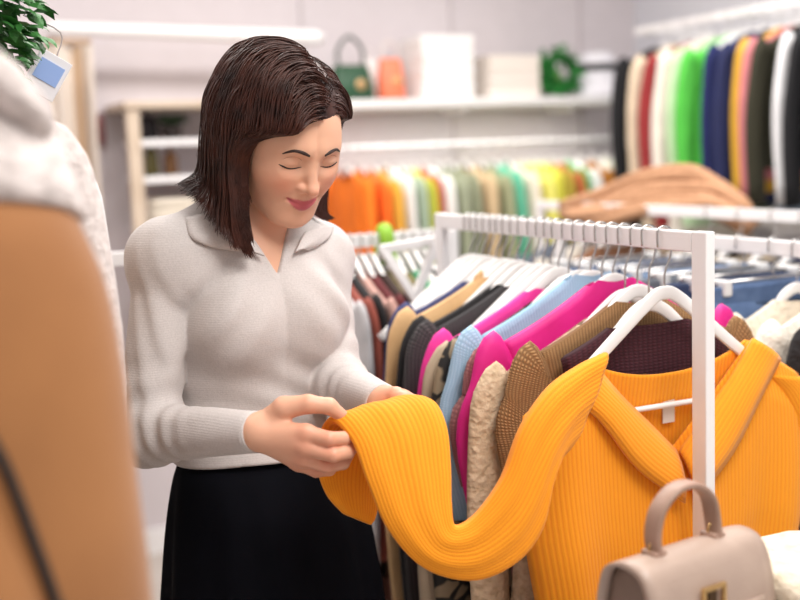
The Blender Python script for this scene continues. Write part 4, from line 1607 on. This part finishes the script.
M_DG = mat('dark green leather', (34, 78, 50), .5, kind='suede', rgb2=(28, 66, 42))
tote(352, 'dark green handbag with tall grey handle on the back shelf', .17, .14, .11, M_DG, mat('grey green strap', (96, 100, 98), .5), .11)
tote(391, 'coral orange handbag with pale handle on the back shelf', .105, .165, .09, mat('coral leather', (244, 132, 96), .5, kind='suede', rgb2=(232, 116, 82)), mat('pale strap', (216, 206, 204), .5), .07)
bt = thing('gift_bag', on_shelf(371, .12), 'small white paper bag between the green and the coral handbag', 'bag', None, EA)
MB().loft([[np.array([.038 * math.copysign(1, math.cos(q)) * abs(math.cos(q)) ** .3 * k, .03 * math.copysign(1, math.sin(q)) * abs(math.sin(q)) ** .3 * k2, z]) for q in np.linspace(.1, 2 * math.pi + .1, 20, endpoint=False)] for z, k, k2 in ((0, 1, 1), (.12, 1, .8), (.17, 1, .3))]).build('body', mat('white paper', (238, 232, 230), .7), bt, True)
MB().tube(spline([(-.015, 0, .165), (-.012, 0, .20), (.012, 0, .20), (.015, 0, .165)], 4), .0025, 6).build('handle', mat('white paper', (0, 0, 0)), bt, True)

M_WB = mat('white carton', (244, 240, 236), .6)
M_WL = mat('carton lid', (248, 246, 244), .55)
M_CB = mat('cream carton', (238, 228, 218), .65)


def carton(px, k, n, w, d, h, mt, lab, group):
    p = np.array(on_shelf(px))
    root = thing('storage_box', (p[0], p[1], SHT + k * (h + .0015)), lab, 'box', group, EA + (k % 3 - 1) * .02)
    bevel(MB().box((0, 0, h * .45), (w, d, h * .9)).build('body', mt, root), .003)
    bevel(MB().box((0, 0, h * .84), (w + .006, d + .006, h * .32)).build('lid', M_WL if mt is M_WB else mt, root), .003)


ORD = ['lowest', 'second from the bottom', 'third from the bottom', 'topmost']
for k in range(4):
    carton(438, k, 4, 54 * U, .2, .061, M_WB, '%s white box in the tall stack on the back shelf' % ORD[k], 'tall stack of white boxes')
for k in range(3):
    carton(503, k, 3, 56 * U, .2, .056, M_CB, '%s cream box in the low stack beside the green wreath' % ['lowest', 'middle', 'topmost'][k], 'low stack of cream boxes')

# curly green wreath leaning on the shelf
M_GR = mat('green leaves', (34, 130, 48), .7, kind='noise', rgb2=(22, 100, 34))
M_GR2 = mat('pale green leaves', (126, 172, 96), .7, kind='noise', rgb2=(104, 154, 74))
p = np.array(on_shelf(560, .22))
wr = thing('wreath', p, 'round curly bright green leaf wreath leaning on the back shelf', 'wreath', None, EA)
rw = 21 * U
m = MB()
g = np.random.default_rng(8)


def leaf(m, c, dirn, up, ln, w):
    dirn, up = nrm(dirn), nrm(up)
    sd = nrm(np.cross(dirn, up)); n_ = np.cross(sd, dirn)
    rows = []
    for t, ww, cz in ((0, .12, 0), (.3, .85, .08), (.6, .9, .10), (.85, .5, .02), (1, .03, -.10)):
        c0 = c + dirn * ln * t + n_ * ln * cz
        rows.append([c0 - sd * w * ww, c0 + n_ * w * .18 * ww, c0 + sd * w * ww, c0 - n_ * w * .1 * ww])
    m.loft(rows, True)


for k in range(230):
    a = g.random() * 6.283
    c = np.array([rw * .80 * math.cos(a), 0, rw * 1.05 + rw * .80 * math.sin(a)]) + g.normal(size=3) * .014
    c[2] = max(c[2], .048)
    dd = np.array([math.cos(a), 0, math.sin(a)]) * .5 + g.normal(size=3) * .8
    leaf(m, c, dd, g.normal(size=3), .045, .012)
m.build('leaves', M_GR, wr)
MB().tube([np.array([rw * .80 * math.cos(a), 0, rw * 1.05 + rw * .80 * math.sin(a)]) for a in np.linspace(0, 2 * math.pi, 33)], .012, 8).build('hoop', M_GR, wr, True)
MB().ball((-rw * .15, .03, rw * .9), (rw * .5, .02, rw * .55)).build('felt_heart', M_GR2, wr, True)
# white hat with a black band
p = np.array(on_shelf(597, .16))
hat = thing('hat', p, 'white brimmed hat with a black band at the right end of the back shelf', 'hat', None, EA)
prof = [(.0, .004), (.14, .004), (.150, .010), (.145, .016), (.112, .055), (.098, .10), (.092, .135), (.075, .180), (.055, .192), (.0, .194)]
rings = [[np.array([r * 1.0 * math.cos(q), r * .95 * math.sin(q), z]) for q in np.linspace(0, 2 * math.pi, 32, endpoint=False)] for r, z in prof[1:-1]]
MB().loft(rings).build('crown', mat('white felt', (232, 230, 236), .8), hat, True)
MB().loft([[np.array([r * math.cos(q), r * .95 * math.sin(q), z]) for q in np.linspace(0, 2 * math.pi, 32, endpoint=False)] for r, z in ((.100, .112), (.101, .112), (.099, .142), (.094, .142))]).build('band', mat('black ribbon', (18, 18, 20), .6), hat, True)

# rail and clothes below the shelf (hangers square to the rail, seen edge on)
RZ = wall_item(480, 141, .30)[2]
rA = (wall_item(318, 140, .30) - CORNER) @ E2
rB = (wall_item(640, 140, .30) - CORNER) @ E2
rl = thing('clothes_rail', room(rA, -.30, RZ), 'white clothes rail under the back wall shelf', 'rail', None, EA)
MB().tube([(0, 0, -.011), (rB - rA, 0, -.011)], .0095, 10).build('rail', M_WHITE, rl, True)
for x in (.05, (rB - rA) / 2, rB - rA - .05):
    MB().tube(spline([(x, 0, -.012), (x, .14, -.010), (x, .296, -.01)], 3), .009, 8).build('bracket', M_WHITE, rl, True)
GB, GHB = 'clothes on the back wall rail', 'hangers on the back wall rail'
cols = [
    (346, 'bright orange shirt', (255, 128, 26)), (360, 'deep orange blouse', (246, 112, 28)), (371, 'mustard gold top', (226, 170, 60)), (385, 'plain white shirt', (244, 242, 240)),
    (397, 'pale sage blouse', (176, 194, 170)), (405, 'lime yellow top', (204, 206, 74)), (413, 'rust red shirt', (190, 84, 48)), (423, 'chalk white blouse', (246, 244, 240)),
    (436, 'grey green shirt', (158, 164, 138)), (449, 'sage grey tunic', (148, 152, 124)), (464, 'sand beige shirt', (214, 186, 146)), (479, 'olive grey shirt', (160, 164, 128)),
    (492, 'turquoise green top', (104, 196, 160)), (506, 'cream blouse', (240, 228, 208)), (520, 'lemon yellow blouse', (236, 232, 120)), (531, 'acid yellow shirt', (228, 224, 84)),
    (540, 'olive gold jacket', (180, 160, 60)), (550, 'burnt orange shirt', (196, 112, 62)), (557, 'grass green top', (66, 170, 80)), (567, 'white linen shirt', (244, 244, 240)),
    (580, 'bronze brown top', (184, 118, 36)), (593, 'ivory blouse', (242, 238, 224)), (605, 'pale lime dress', (208, 226, 136)), (617, 'snow white shirt', (246, 246, 246)), (630, 'pale mint shirt', (220, 236, 214)),
]
for i, (px, lab, c) in enumerate(cols):
    pp = wall_item(px, 140, .30)
    pos = (pp[0], pp[1], RZ)
    nb = cols[i - 1][1] if i else None
    txt = lab + (' beside the ' + nb if nb else ' first') + ' on the back wall rail'
    k = lab.split()[-1]
    nxt = cols[i + 1][0] if i + 1 < len(cols) else px + 12
    th = max(.014, min(.03, (nxt - px) * U * .46))
    garment(pos, EA + R(90), k, txt, k, GB, mat('cloth ' + lab, c, .85, kind='noise', strength=.1, rgb2=tuple(x * .93 for x in c)), seed=100 + i, hw=.175 + .012 * (i % 3), sleeve=.42 + .05 * (i % 3), length=.56 + .06 * (i % 4), nw=.07, dip=.05, T=th * .8, nu=14, nv=9, top=.05, lim=max(.012, th * .95))
    hanger(pos, EA + R(90), 'white hanger of the ' + lab + ' on the back wall rail', GHB, bar=False, span=.125, drop=.085)

# ---------------------------------------------------------------- high rail along the right wall
WOFF = .34


def right_item(px, py, off=WOFF):
    ray = at(px, py, 1.0) - CAM
    n = -E2
    p0 = room(-off, 0)
    k = ((p0 - CAM) @ n) / (ray @ n)
    return CAM + ray * k


HZ = right_item(700, 16)[2]
ra = (right_item(636, 20) - CORNER) @ D2
rb = (right_item(900, -10) - CORNER) @ D2
hr = thing('clothes_rail', room(-WOFF, rb, HZ), 'high white clothes rail along the right wall', 'rail', None, EA)
MB().box((0, (ra - rb) / 2, -.014), (.0165, ra - rb, .028)).build('rail', M_WHITE, hr)
for y in (.06, (ra - rb) * .5, (ra - rb) - .06):
    MB().box((WOFF / 2 - .002, y, -.02), (WOFF - .006, .02, .03)).build('bracket', M_WHITE, hr)
GR, GHR = 'clothes on the high right rail', 'hangers on the high right rail'
rcols = [
    (622, 'black long dress', (22, 22, 26), dict(length=.86)), (640, 'beige cream tunic', (232, 212, 184), dict(length=.86)), (655, 'claret red cardigan', (150, 44, 46), dict(length=.74)),
    (664, 'cream white dress', (244, 234, 222), dict(length=.92)), (680, 'pale green blouse', (196, 226, 180), dict(length=.72)), (691, 'bright green shirt', (84, 196, 70), dict(length=.60)),
    (700, 'white sleeveless top', (244, 244, 242), dict(length=.6, sleeve=0)), (713, 'navy blue jacket', (24, 34, 88), dict(length=.62)), (728, 'deep navy cardigan', (28, 36, 80), dict(length=.64)),
    (742, 'mustard yellow blouse', (216, 168, 52), dict(length=.60)), (752, 'dusty pink shirt', (214, 130, 134), dict(length=.55)), (762, 'olive black jacket', (50, 48, 32), dict(length=.52)),
    (774, 'charcoal black vest', (34, 36, 44), dict(length=.50, sleeve=0)), (786, 'white and black blouse', (242, 242, 244), dict(length=.50)), (800, 'jet black cardigan', (20, 20, 24), dict(length=.5)), (818, 'ink black coat', (26, 26, 32), dict(length=.5)),
]
for i, (px, lab, c, o) in enumerate(rcols):
    pp = right_item(px + 45 + (px - 620) * .06, 20 - (px - 640) * .15)
    pos = (pp[0], pp[1], HZ)
    nb = rcols[i - 1][1] if i else None
    txt = lab + (' in front of the ' + nb if nb else ' in the corner') + ' on the high right rail'
    k = lab.split()[-1]
    oo = dict(lim=.024, hw=.20 + .01 * (i % 3), sleeve=.5, nw=.07, dip=.05, T=.022, nu=14, nv=9, top=.05)
    oo.update(o)
    garment(pos, HANG, k, txt, k, GR, mat('cloth ' + lab, c, .85, kind='noise', strength=.1, rgb2=tuple(x * .92 for x in c)), seed=140 + i, **oo)
    hanger(pos, HANG, 'white hanger of the ' + lab + ' on the high right rail', GHR, bar=False, span=.145, drop=.095)

# ---------------------------------------------------------------- racks in the middle of the room
def ground(p):
    return np.array([p[0], p[1], 0.0])


# rack across the room behind the front one, its clothes seen edge on
dR = ground(at(440, 229, 2.62))
ZD = at(440, 229, 2.62)[2]
LD = 1.0
rd = thing('clothes_rack', (dR[0], dR[1], 0), 'white clothes rack with V-shaped brace standing across behind the front rack', 'clothes rack', None, EA + R(90))
# local y runs along the rail to the left, local x points away from the viewer's side
bevel(MB().box((0, LD / 2 - .02, ZD - .0145), (.0165, LD, .029)).build('rail', M_WHITE, rd), .002)
RDI = np.array(frame((dR[0], dR[1], 0), EA + R(90)).inverted())
loc = lambda p: RDI[:3, :3] @ np.asarray(p) + RDI[:3, 3]
va, vb, vc = loc(at(383, 249, 2.34)), loc(at(437, 240, 2.36)), loc(at(415, 299, 2.35))
m = MB()
for p, q_ in ((va, vb), (va, vc), (vb, vc)):
    u_ = nrm(q_ - p); w_ = nrm(np.cross(u_, [1, 0, .0]))
    m = MB().box((p + q_) / 2, (np.linalg.norm(q_ - p) + .012, .016, .018), [u_, np.cross(u_, w_), w_])
    bevel(m.build('cross_bar' if p is va and q_ is vb else 'brace', M_WHITE, rd), .002)
MB().tube(spline([vb, (vb + np.array([0, 0, ZD - .015])) / 2 + np.array([0, 0, .01]), np.array([0, -.01, ZD - .015])], 4), .008, 8).build('display_arm', M_WHITE, rd, True)
for y in (-.03, LD - .03):
    bevel(MB().box((0, y, ZD / 2), (.0165, .028, ZD - .005)).build('post', M_WHITE, rd), .002)
    bevel(MB().box((0, y, .013), (.38, .028, .024)).build('foot', M_WHITE, rd), .003)
GM, GHM = 'clothes on the rack behind the front one', 'hangers on the rack behind the front one'
mid = [(431, 'ivory knit cardigan', (236, 228, 216)), (421, 'black evening jacket', (24, 22, 24)), (411, 'white knit jumper', (240, 236, 232)), (401, 'emerald green blouse', (30, 150, 96)), (391, 'khaki olive shirt', (132, 122, 78)),
       (380, 'pale khaki jacket', (160, 148, 106)), (369, 'dark chocolate coat', (58, 36, 30)), (359, 'maroon velvet dress', (104, 34, 38)), (349, 'blush pink blouse', (212, 168, 156)), (339, 'soft black tunic', (30, 28, 30)),
       (329, 'brick red cardigan', (150, 74, 60)), (319, 'pale grey shirt', (200, 198, 200))]
for i, (px, lab, c) in enumerate(mid):
    ray = at(px, 229, 1.0) - CAM
    kk = ((dR - CAM) @ D2 - 0) / (ray @ D2)
    q = CAM + ray * kk
    pos = (q[0], q[1], ZD)
    k = lab.split()[-1]
    nb = mid[i - 1][1] if i else None
    garment(pos, EA + R(90), k, lab + (' left of the ' + nb if nb else ' first') + ' on the rack across behind', k, GM, mat('cloth ' + lab, c, .88, kind='noise', rgb2=tuple(x * .85 for x in c)), seed=170 + i, hw=.185 + .01 * (i % 3), sleeve=.52, length=.7 + .12 * (i % 3), nw=.06, dip=.05, T=.016, nu=14, nv=10, lim=.0112, top=.038)
    hanger(pos, EA + R(90), 'white hanger of the ' + lab + ' on the rack across behind', GHM, bar=False, span=.14, drop=.095, neck=.052)
q = room(0, 0)
sc_ = thing('scarf', (dR[0] - E2[0] * .145, dR[1] - E2[1] * .145, ZD), 'small leaf green scarf looped over the rail behind the front rack', 'scarf', None, EA + R(90))
MB().tube(spline([(-.030, .0, -.07), (-.024, .004, -.01), (0, 0, .012), (.024, -.004, -.01), (.030, 0, -.08)], 6), .012, 10, flat=1.4).build('cloth', mat('leaf green silk', (130, 178, 40), .6), sc_, True)

# rack with the draped brown throw, right behind
RZ2 = 1.345
b0, b1 = at(545, 199, 3.72), at(840, 218, 2.66)
g1 = ground(b0); g0 = g1 - D2 * 1.35
rack(g0, g1, RZ2, 'white clothes rack with a brown throw draped over its rail', None)
GK, GHK = 'clothes on the rack with the brown throw', 'hangers on the rack with the brown throw'
kcols = [(.10, 'grey blue shirt', (120, 136, 160)), (.20, 'cream jumper', (230, 220, 204)), (.30, 'dark indigo jacket', (44, 54, 84)), (.42, 'oat cardigan', (206, 188, 160)), (.54, 'black tunic', (30, 30, 34)), (.95, 'chestnut cardigan', (120, 80, 54)), (1.05, 'stone shirt', (196, 188, 176)), (1.18, 'slate jacket', (86, 92, 104))]
for i, (s, lab, c) in enumerate(kcols):
    q = g0 + D2 * s
    pos = (q[0], q[1], RZ2)
    k = lab.split()[-1]
    garment(pos, HANG, k, lab + ' on the rack with the brown throw', k, GK, mat('cloth ' + lab, c, .88, kind='noise'), seed=200 + i, lim=.045, hw=.20, sleeve=.5, length=.7, nw=.08, dip=.05, T=.028, nu=14, nv=9)
    hanger(pos, HANG, 'white hanger of the ' + lab + ' on the throw rack', GHK, bar=False, span=.15, drop=.102)
# the throw: thick knitted folds hanging over the rail
M_BR = mat('brown knit throw', (190, 146, 112), .95, kind='marl', rgb2=(156, 114, 84), strength=.4)
th = thing('throw', (0, 0, 0), 'brown knitted throw lying in long folds over a white rail', 'blanket')
cth = at(655, 206, 3.2)
th.location = (cth[0], cth[1], cth[2])
m = MB()
gt = np.random.default_rng(4)
for k in range(6):
    dz = .05 - .024 * k + .012 * (k % 2)
    o0, o1, o2 = -10 + 4.6 * k + gt.normal() * 1.5, -20 + 8.4 * k + gt.normal() * 1.5, -16 + 6.6 * k + gt.normal() * 2
    pth = spline([at(562 + 7 * (k % 3), 212 + o0 * .5, 3.55 + dz), at(602 + 3 * (k % 4), 205 + o0, 3.42 + dz), at(642 + 3 * (k % 3), 193 + o1 * .9, 3.30 + dz), at(686 + 3 * (k % 4), 190 + o1, 3.18 + dz), at(716 + 3 * (k % 3), 197 + o2, 3.08 + dz), at(738 + 2 * (k % 4), 209 + o2 * .8, 3.0 + dz), at(746 + 3 * (k % 4), 222 + o2 * .5, 2.98 + dz)], 6)
    m.tube(pth - cth, [.0190 + .003 * math.sin(k * 2 + i * .35) for i in range(len(pth))], 12)
m.build('folds', M_BR, th, True)

# rack between, with jeans
c1 = at(818, 243, 1.99)
RZ3 = c1[2]
h0 = ground(c1) - D2 * .55; h1 = ground(c1) + D2 * .80
rack(h0, h1, RZ3, 'low white rack of jeans and cream coats at the right edge', None)
GJ, GHJ = 'jeans on the low right rack', 'clip hangers of the jeans'
jm = [mat('dark denim', (52, 66, 96), .9, kind='weave', rgb2=(42, 54, 82)), mat('mid denim', (84, 106, 142), .9, kind='weave', rgb2=(70, 92, 128)), mat('light denim', (128, 150, 182), .9, kind='weave', rgb2=(110, 134, 168)), mat('grey denim', (106, 112, 122), .9, kind='weave')]
jl = ['mid blue jeans', 'dark indigo jeans', 'faded grey jeans', 'light blue jeans', 'deep blue jeans', 'washed blue jeans', 'steel grey jeans']
jx = [1, 0, 3, 2, 0, 1, 3]
for i in range(7):
    q = h0 + D2 * (.66 + .088 * i)
    pos = (q[0], q[1], RZ3)
    clip_hanger(pos, HANG, 'clip hanger of the ' + jl[i] + ' on the low right rack', GHJ)
    jeans(pos, HANG, jl[i] + (' nearest us' if i == 0 else ' behind the ' + jl[i - 1]) + ' on the low right rack', GJ, jm[jx[i]], T=.02, seed=i)
cc = [(.60, 'cream fleece jacket', (232, 220, 200)), (.51, 'ivory fleece coat', (236, 228, 214)), (.43, 'black lined jacket', (28, 26, 28))]
for i, (s, lab, c) in enumerate(cc):
    q = h0 + D2 * s
    pos = (q[0], q[1], RZ3)
    k = lab.split()[-1]
    garment(pos, HANG, k, lab + (' in front of the jeans' if i == 0 else ' before the ' + cc[i - 1][1]) + ' at the right edge', k, 'coats on the low right rack', mat('cloth ' + lab, c, .95, kind='fleece', strength=.4), seed=230 + i, lim=.034, hw=.135, sleeve=.45, length=.7, nw=.05, dip=.05, T=.03, nu=16, nv=10)
    hanger(pos, HANG, 'white hanger of the ' + lab + ' at the right edge', 'hangers on the low right rack', bar=False, span=.085, drop=.058)

# small white shelf on the right wall under the high rail
ws_ = right_item(818, 216, .16)
sh2 = thing('display_shelf', room(-.16, (ws_ - CORNER) @ D2, ws_[2]), 'short white shelf on the right wall below the black coats', 'shelf', None, EA)
bevel(MB().box((0, 0, -.018), (.31, .46, .036)).build('board', M_WHITE, sh2), .003)
for y in (-.16, .16):
    MB().box((.05, y, -.06), (.2, .02, .05)).build('bracket', M_WHITE, sh2)
q = room(-.18, (right_item(812, 210, .18) - CORNER) @ D2, ws_[2] + .0005)
folds(q, EA, 'folded_shirt', 'pale blue folded shirt on the short white shelf', 'shirt', None, mat('pale blue cotton', (176, 200, 226), .85), (.2, .20, .05), 2, 9)

# ---------------------------------------------------------------- left side of the back wall
cr = wall_item(45, 28, .22); cr2 = wall_item(322, 38, .22)
ca_, cb_ = (cr - CORNER) @ E2, (cr2 - CORNER) @ E2
CZ = (cr[2] + cr2[2]) / 2
rail = thing('curtain_rail', room(ca_, -.22, CZ), 'long white curtain rail in front of the back wall, upper left', 'curtain rail', None, EA)
A_ = np.array([0, 0, cr[2] - CZ]); B_ = np.array([cb_ - ca_, 0, cr2[2] - CZ])
MB().tube([A_, A_ * .97 + B_ * .03, A_ * .5 + B_ * .5, A_ * .03 + B_ * .97, B_], [.02, .024, .024, .03, .024], 12).build('rail', M_WHITE, rail, True)
for t in (.06, .94):
    P = A_ * (1 - t) + B_ * t
    MB().tube([P, P + np.array([0, .21, 0])], .012, 8).build('bracket', M_WHITE, rail, True)
ctn = thing('curtain', wall_item(68, 34, .22) * np.array([1, 1, 0]) + np.array([0, 0, 0]), 'beige and cream fitting room curtain gathered at the upper left', 'curtain', None, EA)
top_z = wall_item(68, 36, .22)[2] - .03


def drape(x0, x1, mt, name, ph, amp=.022):
    xs = np.linspace(x0, x1, 40)
    V, F, uv = [], [], []
    zs = np.linspace(top_z, .06, 12)
    for z in zs:
        for i, x in enumerate(xs):
            V.append((x + .006 * math.sin(z * 3 + x * 9), amp * math.sin((x - x0) * 95 + ph) * (1 + .1 * math.sin(z * 2)), z)); uv.append((x, z))
    n = len(xs)
    for a in range(len(zs) - 1):
        F += [(a * n + j, a * n + j + 1, (a + 1) * n + j + 1, (a + 1) * n + j) for j in range(n - 1)]
    o = make_obj(name, V, F, mt, ctn, True, uv)
    solidify(fix_normals(o), .004)


kpx = np.linalg.norm(wall_item(80, 34, .22) - wall_item(60, 34, .22)) / 20
drape(-24 * kpx, 3 * kpx, mat('cream curtain', (216, 204, 192), .9), 'lining', 0)
drape(2 * kpx, 12 * kpx, mat('beige curtain', (188, 160, 132), .9), 'drape', 1)
drape(13 * kpx, 22 * kpx, mat('cream curtain', (0, 0, 0)), 'lining', 2)
MB().tube([(-24 * kpx, 0, top_z + .012), (22 * kpx, 0, top_z + .012)], .010, 8).build('heading_tape', mat('beige curtain', (0, 0, 0)), ctn, True)

pc = wall_item(98, 130, .012)
fr = thing('picture_frame', pc, 'small dark red picture on the back wall beside the curtain', 'picture', None, EA)
bevel(MB().box((0, 0, 0), (.055, .018, .13)).build('frame', mat('grey frame', (150, 128, 128), .5), fr), .002)
MB().box((0, -.010, 0), (.04, .004, .10)).build('print', mat('dark red print', (136, 74, 74), .6, kind='noise'), fr)

# open shelf unit of pale wood
uA = wall_item(122, 105, .36); uT = wall_item(134, 108, .36)
ux = (uT - CORNER) @ E2
uw = .52
unit = thing('shelf_unit', room(ux, -.17, 0), 'open shelf unit with pale wooden frame hung on the back wall', 'shelf unit', None, EA)
ht = uT[2]
for x in (0, uw):
    for y in (-.15,):
        bevel(MB().box((x, y, ht / 2 + .42), (.045, .035, ht - .84)).build('upright', M_WOOD, unit), .003)
bevel(MB().box((uw / 2, 0, ht + .012), (uw + .06, .36, .024)).build('top_board', M_WOOD, unit), .003)
zs_ = [wall_item(150, y, .3)[2] for y in (143, 180, 232, 300)]
for z in zs_:
    bevel(MB().box((uw / 2, 0, z), (uw - .05, .30, .022)).build('shelf', M_WHITE, unit), .002)


def on_unit(dx, k, dy=0):
    q = room(ux + dx, -.17 + dy, zs_[k] + .0115)
    return q


pl = thing('potted_plant', on_unit(.17, 0), 'dark green leafy plant on the top shelf of the wooden unit', 'plant', None, EA)
MB().loft([[np.array([r * math.cos(q), r * math.sin(q), z]) for q in np.linspace(0, 2 * math.pi, 20, endpoint=False)] for r, z in ((.03, 0), (.042, .05), (.040, .05), (.03, .045))]).build('pot', mat('dark pot', (66, 58, 56), .6), pl, True)
m = MB()
for k in range(70):
    a = g.random() * 6.28
    leaf(m, np.array([0, 0, .05]) + np.array([math.cos(a), math.sin(a), .3]) * .03 * g.random(), (math.cos(a), math.sin(a), .9 * g.random()), (0, 0, 1), .06, .012)
m.build('leaves', mat('dark leaves', (44, 84, 44), .6, kind='noise', rgb2=(30, 60, 34)), pl)
bk = thing('pouch', on_unit(.085, 0), 'small black pouch beside the plant on the wooden unit', 'bag', None, EA)
MB().loft([[np.array([.04 * k * math.cos(q), .03 * k * math.sin(q), z]) for q in np.linspace(0, 2 * math.pi, 20, endpoint=False)] for z, k in ((0, .85), (.01, 1), (.06, .95), (.085, .6), (.09, .4))]).build('body', mat('black fabric', (36, 32, 36), .8), bk, True)
MB().tube(spline([(-.015, 0, .085), (0, 0, .11), (.015, 0, .085)], 4), .003, 6).build('strap', mat('black fabric', (0, 0, 0)), bk, True)
for k, (dx, lab, c, h) in enumerate(((.09, 'olive glass bottle', (96, 88, 40), .13), (.16, 'amber brown bottle', (120, 80, 40), .11))):
    bo = thing('bottle', on_unit(dx, 1), lab + ' on the second shelf of the wooden unit', 'bottle', 'bottles on the wooden unit', 0)
    MB().loft([[np.array([r * math.cos(q), r * math.sin(q), z]) for q in np.linspace(0, 2 * math.pi, 18, endpoint=False)] for r, z in ((.024, 0), (.026, .004), (.026, h * .62), (.010, h * .78), (.010, h))]).build('body', mat('glass ' + lab, c, .2), bo, True)
    MB().tube([(0, 0, h), (0, 0, h + .014)], .012, 10).build('cap', mat('bottle cap', (40, 36, 32), .4), bo, True)
for k, (dx, lab, c) in enumerate(((.14, 'cream', (232, 222, 206)), (.36, 'white', (240, 238, 236)))):
    folds(on_unit(dx, 2), EA, 'folded_jumper', lab + ' folded jumper on the third shelf of the wooden unit', 'jumper', 'jumpers on the wooden unit', mat('fold ' + lab, c, .9), (.18, .22, .10), 3, 20 + k)

# hanging planter at the upper left
lp = at(-28, -26, 1.50)
pt = thing('hanging_plant', lp, 'bright green trailing plant hanging at the upper left corner', 'plant', None, 0)
MB().loft([[np.array([r * math.cos(q), r * math.sin(q), z]) for q in np.linspace(0, 2 * math.pi, 24, endpoint=False)] for r, z in ((.040, 0), (.060, .08), (.057, .08), (.045, .07))]).build('pot', mat('white pot', (230, 228, 224), .5), pt, True)
m = MB()
g = np.random.default_rng(21)
for k in range(640):
    a = g.random() * 6.28
    r_ = .030 + .052 * g.random()
    c = np.array([math.cos(a) * r_, math.sin(a) * r_, .09 - .215 * g.random() ** 1.0 * (1.25 - r_ * 5)])
    leaf(m, c, (math.cos(a) + .6 * g.normal(), math.sin(a) + .6 * g.normal(), -.9 * g.random()), (g.normal() * .4, g.normal() * .4, 1), .034, .010)
m.build('leaves', mat('bright leaves', (58, 128, 52), .55, kind='noise', rgb2=(36, 92, 36)), pt)
for k in range(3):
    a = 2.1 * k
    MB().tube([(.058 * math.cos(a), .058 * math.sin(a), .075), (0, 0, .36), (0, 0, 2.90 - lp[2])], .002, 5).build('cord', mat('grey string', (160, 150, 150), .8), pt, True)
bx = at(47, 75, 1.60)
bb = thing('paper_tag', bx, 'white and pale blue paper tag hanging by the trailing plant', 'tag', None, EA)
T_ = np.array(Matrix.Rotation(R(32), 3, 'Y'))
axs = [T_ @ np.array([1, 0, 0]), np.array([0, 1, 0]), T_ @ np.array([0, 0, 1])]
bevel(MB().box((0, 0, 0), (.048, .006, .062), axs).build('card', mat('white card', (236, 236, 242), .6), bb), .001)
MB().box(axs[2] * .004 - np.array([0, .0035, 0]), (.036, .002, .030), axs).build('blue_field', mat('pale blue print', (150, 180, 236), .6), bb)
MB().tube(spline([axs[2] * .027, axs[2] * .05 + np.array([.0, .02, .02]), np.array([-.02, .05, .09])], 4), .001, 5).build('string', mat('grey string', (160, 150, 150), .8), bb, True)
